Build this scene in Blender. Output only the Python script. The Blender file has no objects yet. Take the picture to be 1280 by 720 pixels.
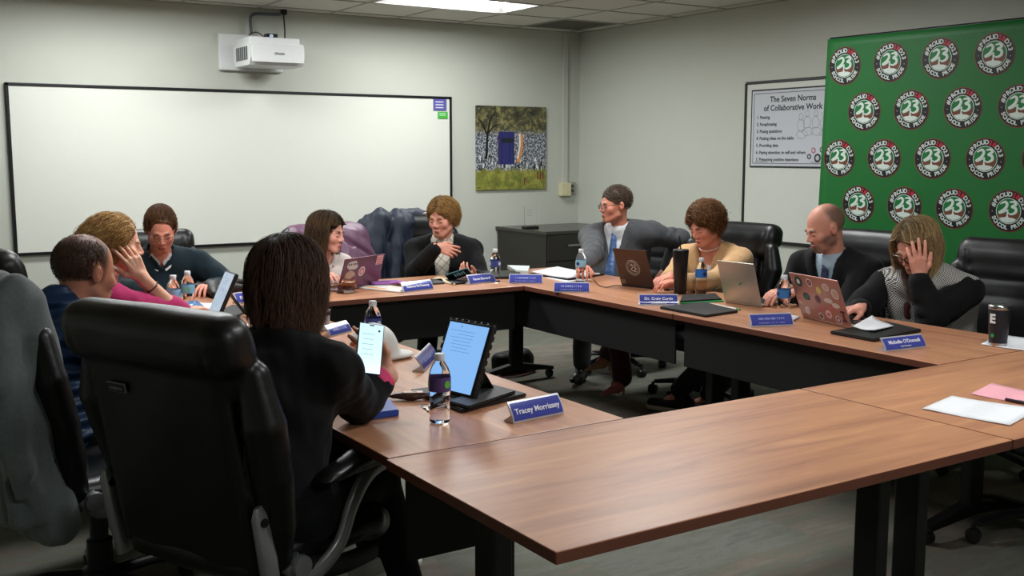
import bpy, bmesh, math, random
import numpy as np
from mathutils import Vector, Matrix
random.seed(7)
rng = np.random.default_rng(11)
PI = math.pi
COL = bpy.context.scene.collection

# ------------------------------------------------------------------ camera
CAM_H = 1.512
FPX = 1325.0
PITCH = math.atan(168 / FPX)
YAW = math.radians(32.7)
cam_d = bpy.data.cameras.new('camera'); cam = bpy.data.objects.new('camera', cam_d)
COL.objects.link(cam)
cam.location = (0, 0, CAM_H)
cam.rotation_euler = (PI / 2 - PITCH, 0, -YAW)
cam_d.sensor_width = 36; cam_d.lens = FPX / 1280 * 36
cam_d.clip_start = .05
bpy.context.scene.camera = cam
FW = Vector((math.sin(YAW) * math.cos(PITCH), math.cos(YAW) * math.cos(PITCH), -math.sin(PITCH)))
RT = Vector((math.cos(YAW), -math.sin(YAW), 0))
UP = RT.cross(FW)
CP = Vector((0, 0, CAM_H))

def ray(u, v): return FW + RT * ((u - 640) / FPX) - UP * ((v - 360) / FPX)
def atz(u, v, z=.74):
    d = ray(u, v); return CP + d * ((z - CAM_H) / d.z)
def aty(u, v, y):
    d = ray(u, v); return CP + d * (y / d.y)
def atx(u, v, x):
    d = ray(u, v); return CP + d * (x / d.x)

# ------------------------------------------------------------------ tagging
def tag(o, label=None, cat=None, group=None, kind=None):
    if label: o['label'] = label
    if cat: o['category'] = cat
    if group: o['group'] = group
    if kind: o['kind'] = kind
    return o
def empty(name, loc=(0, 0, 0), rz=0, label=None, cat=None, group=None, kind=None):
    o = bpy.data.objects.new(name, None); COL.objects.link(o)
    o.location = loc; o.rotation_euler = (0, 0, rz); o.empty_display_size = .05
    return tag(o, label, cat, group, kind)
def link_mesh(name, me, mats=(), parent=None, loc=None, rot=None, smooth=False):
    o = bpy.data.objects.new(name, me); COL.objects.link(o)
    for m in (mats if isinstance(mats, (list, tuple)) else (mats,)): me.materials.append(m)
    if parent: o.parent = parent
    if loc is not None: o.location = loc
    if rot is not None: o.rotation_euler = rot
    if smooth: me.polygons.foreach_set('use_smooth', [True] * len(me.polygons))
    return o
def copy_tree(o, parent=None):
    c = o.copy(); COL.objects.link(c)
    if parent: c.parent = parent
    for ch in list(o.children): copy_tree(ch, c)
    return c

# ------------------------------------------------------------------ materials
def s2l(c):
    return tuple(x / 12.92 if x <= .04045 else ((x + .055) / 1.055) ** 2.4 for x in c)
def hexc(h):
    if isinstance(h, (tuple, list)): return tuple(h)[:3]
    h = h.lstrip('#'); return s2l(tuple(int(h[i:i + 2], 16) / 255 for i in (0, 2, 4)))
def newmat(name):
    m = bpy.data.materials.new(name); m.use_nodes = True
    nt = m.node_tree; b = nt.nodes['Principled BSDF']
    return m, nt, b
def N(nt, t, **kw):
    n = nt.nodes.new(t)
    for k, v in kw.items():
        if k in n.inputs: n.inputs[k].default_value = v
        else: setattr(n, k, v)
    return n
MATS = {}
def mat(name, col, rough=.5, metal=0., var=.0, vscale=20., bump=0., bscale=200., spec=.5, emit=None, estr=0., alpha=1., sheen=0., coat=0., stretch=None, trans=0., ior=1.45, objspace=True):
    """procedural material: base colour broken by noise, with fine bump"""
    if name in MATS: return MATS[name]
    m, nt, b = newmat(name)
    c = hexc(col)
    b.inputs['Base Color'].default_value = (*c, 1)
    b.inputs['Roughness'].default_value = rough; b.inputs['Metallic'].default_value = metal
    b.inputs['Specular IOR Level'].default_value = spec
    b.inputs['IOR'].default_value = ior
    if trans: b.inputs['Transmission Weight'].default_value = trans
    if sheen: b.inputs['Sheen Weight'].default_value = sheen
    if coat: b.inputs['Coat Weight'].default_value = coat; b.inputs['Coat Roughness'].default_value = .15
    if alpha < 1: b.inputs['Alpha'].default_value = alpha
    if emit is not None:
        b.inputs['Emission Color'].default_value = (*hexc(emit), 1); b.inputs['Emission Strength'].default_value = estr
    tc = N(nt, 'ShaderNodeTexCoord'); src = tc.outputs['Object']
    if stretch:
        mp = N(nt, 'ShaderNodeMapping'); mp.inputs['Scale'].default_value = stretch
        nt.links.new(src, mp.inputs['Vector']); src = mp.outputs['Vector']
    nz = N(nt, 'ShaderNodeTexNoise', Scale=vscale, Detail=4.)
    nt.links.new(src, nz.inputs['Vector'])
    mx = N(nt, 'ShaderNodeMix', data_type='RGBA')
    mx.inputs['A'].default_value = (*[x * (1 - var) for x in c], 1)
    mx.inputs['B'].default_value = (*[min(1, x * (1 + var)) for x in c], 1)
    nt.links.new(nz.outputs['Fac'], mx.inputs['Factor'])
    nt.links.new(mx.outputs['Result'], b.inputs['Base Color'])
    if bump:
        n2 = N(nt, 'ShaderNodeTexNoise', Scale=bscale, Detail=2.)
        nt.links.new(src, n2.inputs['Vector'])
        bp = N(nt, 'ShaderNodeBump', Strength=bump, Distance=.002)
        nt.links.new(n2.outputs['Fac'], bp.inputs['Height']); nt.links.new(bp.outputs['Normal'], b.inputs['Normal'])
    MATS[name] = m
    return m
def mat_attr(name, rough=.5, spec=.4, sss=0., bump=.0, bscale=150., sheen=0., coat=0., var=.06):
    """colour read from the mesh's own colour attribute"""
    if name in MATS: return MATS[name]
    m, nt, b = newmat(name)
    at = N(nt, 'ShaderNodeAttribute', attribute_name='Col')
    tc = N(nt, 'ShaderNodeTexCoord')
    nz = N(nt, 'ShaderNodeTexNoise', Scale=60., Detail=3.)
    nt.links.new(tc.outputs['Object'], nz.inputs['Vector'])
    mr = N(nt, 'ShaderNodeMapRange'); mr.inputs['To Min'].default_value = 1 - var; mr.inputs['To Max'].default_value = 1 + var
    nt.links.new(nz.outputs['Fac'], mr.inputs['Value'])
    vm = N(nt, 'ShaderNodeVectorMath', operation='SCALE')
    nt.links.new(at.outputs['Color'], vm.inputs[0]); nt.links.new(mr.outputs['Result'], vm.inputs['Scale'])
    nt.links.new(vm.outputs['Vector'], b.inputs['Base Color'])
    b.inputs['Roughness'].default_value = rough; b.inputs['Specular IOR Level'].default_value = spec
    if sss:
        b.inputs['Subsurface Weight'].default_value = sss; b.inputs['Subsurface Radius'].default_value = (.01, .004, .002)
        b.inputs['Subsurface Scale'].default_value = 1.
    if sheen: b.inputs['Sheen Weight'].default_value = sheen
    if coat: b.inputs['Coat Weight'].default_value = coat
    if bump:
        n2 = N(nt, 'ShaderNodeTexNoise', Scale=bscale, Detail=2.)
        nt.links.new(tc.outputs['Object'], n2.inputs['Vector'])
        bp = N(nt, 'ShaderNodeBump', Strength=bump, Distance=.002)
        nt.links.new(n2.outputs['Fac'], bp.inputs['Height']); nt.links.new(bp.outputs['Normal'], b.inputs['Normal'])
    MATS[name] = m
    return m

# ------------------------------------------------------------------ polygon mesh builder
class MB:
    def __init__(s): s.v = []; s.f = []; s.mi = []; s.c = []
    def add(s, vs, fs, mi=0, col=None):
        o = len(s.v); s.v += [tuple(p) for p in vs]; s.f += [tuple(o + i for i in f) for f in fs]; s.mi += [mi] * len(fs)
        s.c += [col or (1, 1, 1)] * len(vs)
        return s
    def box(s, c, h, rot=None, mi=0, bev=0., col=None):
        """centre, half sizes, optional 3x3 rotation, chamfer"""
        c = Vector(c); R = rot.to_3x3() if rot is not None else Matrix.Identity(3)
        if bev <= 0:
            vs = [c + R @ Vector((x * h[0], y * h[1], z * h[2])) for z in (-1, 1) for y in (-1, 1) for x in (-1, 1)]
            s.add(vs, [(0, 2, 3, 1), (4, 5, 7, 6), (0, 1, 5, 4), (2, 6, 7, 3), (0, 4, 6, 2), (1, 3, 7, 5)], mi, col)
        else:
            bm = bmesh.new(); bmesh.ops.create_cube(bm, size=2)
            for v in bm.verts: v.co = Vector((v.co.x * h[0], v.co.y * h[1], v.co.z * h[2]))
            bmesh.ops.bevel(bm, geom=list(bm.edges), offset=min(bev, min(h) * .98), segments=3, profile=.5, affect='EDGES')
            bm.verts.ensure_lookup_table()
            s.add([c + R @ v.co for v in bm.verts], [[v.index for v in f.verts] for f in bm.faces], mi, col); bm.free()
        return s
    def prism(s, poly, d0, d1, axis='z', mi=0, xf=None, col=None):
        """polygon extruded between d0 and d1 along an axis"""
        n = len(poly)
        def mk(a, b, d):
            p = {'z': (a, b, d), 'y': (a, d, b), 'x': (d, a, b)}[axis]
            return xf @ Vector(p) if xf is not None else p
        vs = [mk(a, b, d0) for a, b in poly] + [mk(a, b, d1) for a, b in poly]
        fs = [tuple(range(n))[::-1], tuple(range(n, 2 * n))] + [(i, (i + 1) % n, n + (i + 1) % n, n + i) for i in range(n)]
        return s.add(vs, fs, mi, col)
    def lathe(s, prof, n=24, mi=0, xf=None, cap=True, col=None):
        vs = []; fs = []
        for r, z in prof:
            for k in range(n):
                a = 2 * PI * k / n; p = Vector((r * math.cos(a), r * math.sin(a), z)); vs.append(xf @ p if xf is not None else p)
        for i in range(len(prof) - 1):
            for k in range(n):
                k2 = (k + 1) % n; fs.append((i * n + k, i * n + k2, (i + 1) * n + k2, (i + 1) * n + k))
        if cap:
            if prof[0][0] > 1e-5: fs.append(tuple(range(n))[::-1])
            if prof[-1][0] > 1e-5: fs.append(tuple((len(prof) - 1) * n + k for k in range(n)))
        return s.add(vs, fs, mi, col)
    def tube(s, pts, r, n=8, mi=0, closed=False, flat=1., up=None, cap=True, col=None):
        """round or flattened section swept along a path; r may be a list"""
        pts = [Vector(p) for p in pts]; m = len(pts)
        rr = r if isinstance(r, (list, tuple)) else [r] * m
        vs = []; prev = None
        for i, p in enumerate(pts):
            if closed: t = pts[(i + 1) % m] - pts[i - 1]
            else: t = pts[min(i + 1, m - 1)] - pts[max(i - 1, 0)]
            t.normalize()
            if up is not None: a = Vector(up) - t * t.dot(Vector(up))
            elif prev is not None: a = prev - t * t.dot(prev)
            else:
                a = Vector((0, 0, 1)) if abs(t.z) < .9 else Vector((1, 0, 0)); a = a - t * t.dot(a)
            a.normalize(); prev = a; b = t.cross(a)
            for k in range(n):
                th = 2 * PI * k / n; vs.append(p + a * (math.cos(th) * rr[i] * flat) + b * (math.sin(th) * rr[i]))
        fs = []
        for i in range(m if closed else m - 1):
            j = (i + 1) % m
            for k in range(n):
                k2 = (k + 1) % n; fs.append((i * n + k, i * n + k2, j * n + k2, j * n + k))
        if not closed and cap: fs.append(tuple(range(n))[::-1]); fs.append(tuple((m - 1) * n + k for k in range(n)))
        return s.add(vs, fs, mi, col)
    def grid(s, fn, nu, nv, mi=0, col=None):
        vs = [fn(i / nu, j / nv) for j in range(nv + 1) for i in range(nu + 1)]
        w = nu + 1
        return s.add(vs, [(j * w + i, j * w + i + 1, (j + 1) * w + i + 1, (j + 1) * w + i) for j in range(nv) for i in range(nu)], mi, col)
    def text(s, txt, size, xf, mi=0, depth=.0004, align='CENTER', font_shear=0., bold=0.):
        """lettering as thin mesh; xf maps the text's XY plane"""
        cu = bpy.data.curves.new('t', 'FONT'); cu.body = txt; cu.size = size; cu.align_x = align; cu.align_y = 'CENTER'
        cu.extrude = depth; cu.shear = font_shear; cu.resolution_u = 3; cu.offset = bold
        o = bpy.data.objects.new('t', cu); COL.objects.link(o)
        bpy.context.view_layer.update()
        me = o.to_mesh()
        s.add([xf @ v.co for v in me.vertices], [tuple(p.vertices) for p in me.polygons], mi)
        o.to_mesh_clear(); bpy.data.objects.remove(o); bpy.data.curves.remove(cu)
        return s
    def mesh(s, name='mesh', vcol=False):
        me = bpy.data.meshes.new(name); me.from_pydata([tuple(v) for v in s.v], [], s.f); me.update()
        if any(s.mi): me.polygons.foreach_set('material_index', s.mi)
        if vcol:
            at = me.color_attributes.new('Col', 'FLOAT_COLOR', 'POINT')
            a = np.ones((len(s.v), 4), np.float32); a[:, :3] = np.array(s.c, np.float32); at.data.foreach_set('color', a.ravel())
        return me
    def build(s, name, mats, parent=None, loc=None, rot=None, smooth=False, angle=None, vcol=False):
        me = s.mesh(name, vcol); o = link_mesh(name, me, mats, parent, loc, rot)
        bm = bmesh.new(); bm.from_mesh(me); bmesh.ops.recalc_face_normals(bm, faces=bm.faces); bm.to_mesh(me); bm.free()
        if smooth:
            me.polygons.foreach_set('use_smooth', [True] * len(me.polygons))
            me.set_sharp_from_angle(angle=math.radians(angle or 40))
        return o
def RZ(a): return Matrix.Rotation(a, 4, 'Z')
def RX(a): return Matrix.Rotation(a, 4, 'X')
def RY(a): return Matrix.Rotation(a, 4, 'Y')
def T(*p): return Matrix.Translation(Vector(p[0] if len(p) == 1 else p))
def catmull(P, n=8, closed=False):
    P = [Vector(p) for p in P]; out = []; m = len(P)
    for i in range(m if closed else m - 1):
        p0 = P[i - 1] if (closed or i > 0) else P[0]; p1 = P[i]; p2 = P[(i + 1) % m]; p3 = P[(i + 2) % m] if closed else P[min(i + 2, m - 1)]
        for k in range(n):
            t = k / n; out.append(.5 * ((2 * p1) + (p2 - p0) * t + (2 * p0 - 5 * p1 + 4 * p2 - p3) * t * t + (3 * p1 - p0 - 3 * p2 + p3) * t ** 3))
    if not closed: out.append(P[-1])
    return out

# ------------------------------------------------------------------ smooth solid modelling (distance field -> surface)
def vnoise(X, Y, Z, seed=0, octs=2):
    """cheap smooth pseudo noise, about -1..1"""
    r = np.random.default_rng(seed); out = 0; amp = 1.
    for o in range(octs):
        for k in range(3):
            w = r.normal(size=3); w = w / np.linalg.norm(w) * (2 ** o) * r.uniform(.8, 1.3); ph = r.uniform(0, 6.28, 3)
            out = out + amp / 2.2 * np.sin(X * w[0] + Y * w[1] + Z * w[2] + ph[0] + 1.3 * np.sin(X * w[1] - Y * w[2] + Z * w[0] * .7 + ph[1]))
        amp *= .55
    return out
class SDF:
    def __init__(s, lo, hi, h, fine=(), hf=None):
        """box lo..hi, step h; fine: list of (lo,hi) boxes meshed at step hf"""
        s.ax = []
        for a in range(3):
            iv = sorted([(max(lo[a], f[0][a]), min(hi[a], f[1][a])) for f in fine if min(hi[a], f[1][a]) > max(lo[a], f[0][a])])
            mg = []
            for q in iv:
                if mg and q[0] <= mg[-1][1] + h: mg[-1][1] = max(mg[-1][1], q[1])
                else: mg.append(list(q))
            pts = []; cur = lo[a]
            for q in mg:
                if q[0] > cur: n = max(1, int(round((q[0] - cur) / h))); pts += list(np.linspace(cur, q[0], n, endpoint=False))
                n = max(1, int(round((q[1] - max(cur, q[0])) / hf))); pts += list(np.linspace(max(cur, q[0]), q[1], n, endpoint=False)); cur = q[1]
            if hi[a] > cur: n = max(1, int(round((hi[a] - cur) / h))); pts += list(np.linspace(cur, hi[a], n + 1))
            else: pts.append(cur)
            s.ax.append(np.array(pts, np.float32))
        s.f = np.full([len(a) for a in s.ax], 1., np.float32); s.h = h; s.paints = []
    def _sl(s, lo, hi, mg):
        sl = []
        for a in range(3):
            i = max(0, int(np.searchsorted(s.ax[a], lo[a] - mg)) - 1); j = min(len(s.ax[a]), int(np.searchsorted(s.ax[a], hi[a] + mg)) + 1)
            if i >= j: return None
            sl.append(slice(i, j))
        return tuple(sl)
    def _pts(s, sl):
        return (s.ax[0][sl[0]][:, None, None], s.ax[1][sl[1]][None, :, None], s.ax[2][sl[2]][None, None, :])
    def _comb(s, sl, d, k, op):
        f = s.f[sl]; d = d.astype(np.float32)
        if op == 'add':
            if k <= 0: r = np.minimum(f, d)
            else: hh = np.clip(.5 + .5 * (f - d) / k, 0, 1); r = f * (1 - hh) + d * hh - k * hh * (1 - hh)
        elif op == 'sub':
            d = -d
            if k <= 0: r = np.maximum(f, d)
            else: hh = np.clip(.5 - .5 * (f - d) / k, 0, 1); r = f * (1 - hh) + d * hh + k * hh * (1 - hh)
        elif op == 'groove': r = np.where(f < .05, f + d, f)
        s.f[sl] = r
    def cone(s, a, b, ra, rb=None, k=.01, op='add', sq=(1, 1, 1)):
        rb = ra if rb is None else rb
        a = np.array(a, float); b = np.array(b, float); R = max(ra, rb); sq = np.array(sq, float)
        sl = s._sl(np.minimum(a, b) - R * sq.max(), np.maximum(a, b) + R * sq.max(), k + 2 * s.h)
        if sl is None: return s
        X, Y, Z = s._pts(sl); a2 = a / sq; b2 = b / sq; ab = b2 - a2; L = max(ab @ ab, 1e-9)
        x = X / sq[0] - a2[0]; y = Y / sq[1] - a2[1]; z = Z / sq[2] - a2[2]
        t = np.clip((x * ab[0] + y * ab[1] + z * ab[2]) / L, 0, 1)
        d = np.sqrt((x - t * ab[0]) ** 2 + (y - t * ab[1]) ** 2 + (z - t * ab[2]) ** 2) - (ra + (rb - ra) * t)
        s._comb(sl, d * sq.min(), k, op); return s
    def chain(s, P, R, k=.01, op='add', sq=(1, 1, 1)):
        for i in range(len(P) - 1): s.cone(P[i], P[i + 1], R[i], R[i + 1], k, op, sq)
        return s
    def ell(s, c, r, rot=None, k=.01, op='add', noise=None):
        c = np.array(c, float); r = np.array(r, float); M = max(r)
        e = np.array([M, M, M]) if rot is not None else r
        mg = k + 2 * s.h + (noise[0] * 1.5 if noise else 0)
        sl = s._sl(c - e, c + e, mg)
        if sl is None: return s
        X, Y, Z = s._pts(sl); x = X - c[0]; y = Y - c[1]; z = Z - c[2]
        if rot is not None:
            Q = np.array(rot.to_3x3()); x, y, z = (x * Q[0, i] + y * Q[1, i] + z * Q[2, i] for i in range(3))
        k0 = np.sqrt((x / r[0]) ** 2 + (y / r[1]) ** 2 + (z / r[2]) ** 2) + 1e-9
        k1 = np.sqrt((x / r[0] ** 2) ** 2 + (y / r[1] ** 2) ** 2 + (z / r[2] ** 2) ** 2) + 1e-9
        d = k0 * (k0 - 1) / k1
        if noise: d = d + noise[0] * vnoise(X * noise[1], Y * noise[1], Z * noise[1], noise[2] if len(noise) > 2 else 3)
        s._comb(sl, d, k, op); return s
    def box(s, c, hh, rot=None, r=.01, k=.01, op='add'):
        c = np.array(c, float); hh = np.array(hh, float); M = np.linalg.norm(hh)
        e = np.array([M] * 3) if rot is not None else hh
        sl = s._sl(c - e, c + e, k + 2 * s.h)
        if sl is None: return s
        X, Y, Z = s._pts(sl); x = X - c[0]; y = Y - c[1]; z = Z - c[2]
        if rot is not None:
            Q = np.array(rot.to_3x3()); x, y, z = (x * Q[0, i] + y * Q[1, i] + z * Q[2, i] for i in range(3))
        qx = np.abs(x) - hh[0] + r; qy = np.abs(y) - hh[1] + r; qz = np.abs(z) - hh[2] + r
        d = np.sqrt(np.maximum(qx, 0) ** 2 + np.maximum(qy, 0) ** 2 + np.maximum(qz, 0) ** 2) + np.minimum(np.maximum(np.maximum(qx, qy), qz), 0) - r
        s._comb(sl, d, k, op); return s
    def half(s, p, n, k=.0):
        """cut away the side the normal points to"""
        p = np.array(p, float); n = np.array(n, float); n = n / np.linalg.norm(n)
        X, Y, Z = s.ax[0][:, None, None], s.ax[1][None, :, None], s.ax[2][None, None, :]
        d = (X - p[0]) * n[0] + (Y - p[1]) * n[1] + (Z - p[2]) * n[2]
        s._comb((slice(None),) * 3, -d, k, 'sub'); return s
    def disp(s, amp, freq, seed=0, octs=2, stretch=(1, 1, 1), box=None):
        sl = s._sl(box[0], box[1], 0) if box else (slice(None),) * 3
        X, Y, Z = s._pts(sl)
        n = vnoise(X * freq * stretch[0], Y * freq * stretch[1], Z * freq * stretch[2], seed, octs)
        s.f[sl] = s.f[sl] + (amp * n).astype(np.float32); return s
    def apply(s, fn):
        """fn(f, X, Y, Z) -> f"""
        s.f = fn(s.f, s.ax[0][:, None, None], s.ax[1][None, :, None], s.ax[2][None, None, :]).astype(np.float32); return s
    def surface(s):
        f = s.f.copy()
        for a in range(3):
            i = [slice(None)] * 3; i[a] = 0; f[tuple(i)] = 1; i[a] = -1; f[tuple(i)] = 1
        ins = f < 0
        nx, ny, nz = f.shape
        cnt = np.zeros((nx - 1, ny - 1, nz - 1), np.int8)
        for dx in (0, 1):
            for dy in (0, 1):
                for dz in (0, 1): cnt += ins[dx:nx - 1 + dx, dy:ny - 1 + dy, dz:nz - 1 + dz]
        act = (cnt > 0) & (cnt < 8)
        I, J, K = np.nonzero(act); n = len(I)
        idx = np.full(act.shape, -1, np.int64); idx[I, J, K] = np.arange(n)
        acc = np.zeros((n, 3)); w = np.zeros(n)
        cs = [(0, 0, 0), (1, 0, 0), (0, 1, 0), (1, 1, 0), (0, 0, 1), (1, 0, 1), (0, 1, 1), (1, 1, 1)]
        ed = [(0, 1), (2, 3), (4, 5), (6, 7), (0, 2), (1, 3), (4, 6), (5, 7), (0, 4), (1, 5), (2, 6), (3, 7)]
        val = [f[I + c[0], J + c[1], K + c[2]] for c in cs]
        pos = [np.stack([s.ax[0][I + c[0]], s.ax[1][J + c[1]], s.ax[2][K + c[2]]], 1) for c in cs]
        for a, b in ed:
            m = (val[a] < 0) != (val[b] < 0)
            t = val[a] / np.where(m, val[a] - val[b], 1)
            p = pos[a] + (pos[b] - pos[a]) * t[:, None]
            acc += np.where(m[:, None], p, 0); w += m
        V = acc / w[:, None]
        Q = []
        for a in range(3):
            b, c = (a + 1) % 3, (a + 2) % 3
            s0 = [slice(None)] * 3; s1 = [slice(None)] * 3; s0[a] = slice(0, -1); s1[a] = slice(1, None)
            for q in (b, c): s0[q] = slice(1, -1); s1[q] = slice(1, -1)
            i0 = ins[tuple(s0)]; i1 = ins[tuple(s1)]
            e = np.argwhere(i0 != i1)
            if not len(e): continue
            e = e.astype(np.int64); fl = i0[tuple(e.T)]
            off = np.zeros(3, int); off[b] = 1; off[c] = 1; e = e + off
            def cell(db, dc):
                q = e.copy(); q[:, b] += db; q[:, c] += dc; return idx[q[:, 0], q[:, 1], q[:, 2]]
            quad = np.stack([cell(-1, -1), cell(0, -1), cell(0, 0), cell(-1, 0)], 1)
            quad[~fl] = quad[~fl][:, ::-1]
            Q.append(quad)
        return V, np.concatenate(Q)
def mesh_np(name, V, Q, cols=None, smooth=True):
    me = bpy.data.meshes.new(name); n = len(V); m = len(Q); k = Q.shape[1]
    me.vertices.add(n); me.vertices.foreach_set('co', np.asarray(V, np.float32).ravel())
    me.loops.add(m * k); me.loops.foreach_set('vertex_index', Q.astype(np.int32).ravel())
    me.polygons.add(m); me.polygons.foreach_set('loop_start', np.arange(0, m * k, k, dtype=np.int32))
    me.polygons.foreach_set('use_smooth', np.full(m, smooth)); me.update(calc_edges=True); me.validate()
    if cols is not None:
        at = me.color_attributes.new('Col', 'FLOAT_COLOR', 'POINT'); a = np.ones((n, 4), np.float32); a[:, :3] = cols; at.data.foreach_set('color', a.ravel())
    return me
def relax(V, Q, it=1, lam=.5):
    for _ in range(it):
        A = np.zeros_like(V); c = np.zeros(len(V))
        for i in range(4):
            np.add.at(A, Q[:, i], V[Q[:, (i + 1) % 4]] + V[Q[:, (i - 1) % 4]]); np.add.at(c, Q[:, i], 2)
        V = V + lam * (A / c[:, None] - V)
    return V
def sdf_obj(name, S, mats, parent=None, cols=None, it=1, loc=None, rot=None):
    V, Q = S.surface(); V = relax(V, Q, it)
    c = cols(V) if callable(cols) else cols
    return link_mesh(name, mesh_np(name, V, Q, c), mats, parent, loc, rot)
# ================================================================== the room
XW, YW, ZC = 6.17, 8.40, 2.66          # right wall, back wall, ceiling
XL, YN = -1.9, -2.2                    # unseen left and near walls
m_wall = mat('painted_wall', '#c2c4b9', rough=.75, var=.03, vscale=3, bump=.15, bscale=300)
m_white = mat('white_plastic', '#e4e4e2', rough=.4)
m_black = mat('black_plastic', '#0b0b0c', rough=.4)
def struct(name, mb, m, **k):
    o = mb.build(name, m, **k); o['kind'] = 'structure'; return o
t = .1
struct('wall_back', MB().box(((XL + XW) / 2, YW + t, ZC / 2), ((XW - XL) / 2 + .2, t, ZC / 2)), m_wall)
struct('wall_right', MB().box((XW + t, (YN + YW) / 2, ZC / 2), (t, (YW - YN) / 2, ZC / 2)), m_wall)
struct('wall_left', MB().box((XL - t, (YN + YW) / 2, ZC / 2), (t, (YW - YN) / 2, ZC / 2)), m_wall)
struct('wall_near', MB().box(((XL + XW) / 2, YN - t, ZC / 2), ((XW - XL) / 2 + .2, t, ZC / 2)), m_wall)
# carpet tiles
m_carpet, nt, b = newmat('carpet_tiles')
tc = N(nt, 'ShaderNodeTexCoord')
br = N(nt, 'ShaderNodeTexBrick', Scale=1.0); br.offset = .5
br.inputs['Color1'].default_value = (0, 0, 0, 1); br.inputs['Color2'].default_value = (1, 1, 1, 1); br.inputs['Mortar'].default_value = (.3, .3, .3, 1)
br.inputs['Brick Width'].default_value = .914; br.inputs['Row Height'].default_value = .46; br.inputs['Mortar Size'].default_value = .002
nt.links.new(tc.outputs['Object'], br.inputs['Vector'])
mp = N(nt, 'ShaderNodeMapping'); mp.inputs['Scale'].default_value = (2.0, 9.0, 1)
nt.links.new(tc.outputs['Object'], mp.inputs['Vector'])
n1 = N(nt, 'ShaderNodeTexNoise', Scale=1.3, Detail=5., Roughness=.65); nt.links.new(mp.outputs['Vector'], n1.inputs['Vector'])
ad = N(nt, 'ShaderNodeMath', operation='MULTIPLY_ADD'); ad.inputs[1].default_value = .45
nt.links.new(br.outputs['Color'], ad.inputs[0]); nt.links.new(n1.outputs['Fac'], ad.inputs[2])
cr = N(nt, 'ShaderNodeValToRGB'); nt.links.new(ad.outputs[0], cr.inputs['Fac'])
els = cr.color_ramp.elements; els[0].position = .3; els[0].color = (*hexc('#54585a'), 1); els[1].position = 1.05 if False else 1.0; els[1].color = (*hexc('#7d7a72'), 1)
for p, c in ((.45, '#64665f'), (.58, '#73736b'), (.7, '#676a5e'), (.82, '#726a60')):
    e = els.new(p); e.color = (*hexc(c), 1)
n2 = N(nt, 'ShaderNodeTexNoise', Scale=260., Detail=2.); nt.links.new(tc.outputs['Object'], n2.inputs['Vector'])
mr = N(nt, 'ShaderNodeMapRange'); mr.inputs['To Min'].default_value = .65; mr.inputs['To Max'].default_value = 1.35; nt.links.new(n2.outputs['Fac'], mr.inputs['Value'])
vm = N(nt, 'ShaderNodeVectorMath', operation='SCALE'); nt.links.new(cr.outputs['Color'], vm.inputs[0]); nt.links.new(mr.outputs['Result'], vm.inputs['Scale'])
nt.links.new(vm.outputs['Vector'], b.inputs['Base Color']); b.inputs['Roughness'].default_value = .95; b.inputs['Specular IOR Level'].default_value = .1
bp = N(nt, 'ShaderNodeBump', Strength=.5, Distance=.004); nt.links.new(n2.outputs['Fac'], bp.inputs['Height']); nt.links.new(bp.outputs['Normal'], b.inputs['Normal'])
struct('floor', MB().box(((XL + XW) / 2, (YN + YW) / 2, -.05), ((XW - XL) / 2 + .2, (YW - YN) / 2 + .2, .05)), m_carpet)
m_base = mat('vinyl_base', '#4b4a47', rough=.6)
struct('baseboard_back', MB().box(((XL + XW) / 2, YW - .004, .05), ((XW - XL) / 2 - .01, .004, .05)), m_base)
struct('baseboard_right', MB().box((XW - .004, (YN + YW) / 2, .05), (.004, (YW - YN) / 2 - .01, .05)), m_base)
# ceiling tiles with sunk grid
m_tile = mat('ceiling_tile', '#cfccc2', rough=.95, var=.1, vscale=120, bump=.4, bscale=180, spec=.1)
m_grid = mat('ceiling_grid_metal', '#a5a298', rough=.5)
GX = [3.58 - .61 * k for k in range(9, -1, -1)] + [3.58 + .61 * k for k in range(1, 5)]
GY = [7.0 - .61 * k for k in range(15, -1, -1)] + [7.61, 8.22]
light_cells = []
cg = MB()
struct('ceiling', MB().box(((XL + XW) / 2, (YN + YW) / 2, ZC + .13), ((XW - XL) / 2 + .2, (YW - YN) / 2 + .2, .02)), m_tile)
# lay-in panels: one surface with openings for lights
LIGHTS = [(3.58, 7.0, 1), (1.14, 7.0, 1), (3.58, 4.56, 1), (1.14, 4.56, 1), (2.36, 1.51, .35), (1.14, -.93, .35)]
op = [(x, y, x + 1.22, y + .61) for x, y, s in LIGHTS if s > 0]
vent = (5.41, 7.61, 6.02, 8.22)
xs = sorted(set([XL - .05] + [round(x, 3) for x in GX if x > XL and x < XW] + [XW + .05])); ys = sorted(set([YN - .05] + [round(y, 3) for y in GY if y > YN] + [YW + .05]))
tp = MB()
for i in range(len(xs) - 1):
    for j in range(len(ys) - 1):
        cx, cy = (xs[i] + xs[i + 1]) / 2, (ys[j] + ys[j + 1]) / 2
        if any(a < cx < c and b_ < cy < d for a, b_, c, d in op + [vent]): continue
        tp.box((cx, cy, ZC + .012), ((xs[i + 1] - xs[i]) / 2 - .008, (ys[j + 1] - ys[j]) / 2 - .008, .010))
struct('ceiling', tp, m_tile)
gr = MB()
for x in xs[1:-1]:
    for j in range(len(ys) - 1):
        cy = (ys[j] + ys[j + 1]) / 2
        if any(a + .01 < x < c - .01 and b_ < cy < d for a, b_, c, d in op): continue
        gr.box((x, cy, ZC + .003), (.010, (ys[j + 1] - ys[j]) / 2, .006))
for y in ys[1:-1]:
    gr.box(((XL + XW) / 2, y, ZC + .002), ((XW - XL) / 2, .010, .006))
gr.box(((XL + XW) / 2, YW - .011, ZC + .001), ((XW - XL) / 2, .011, .005)).box((XW - .011, (YN + YW) / 2, ZC + .001), (.011, (YW - YN) / 2, .005))
struct('trim_1', gr, m_grid)

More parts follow.
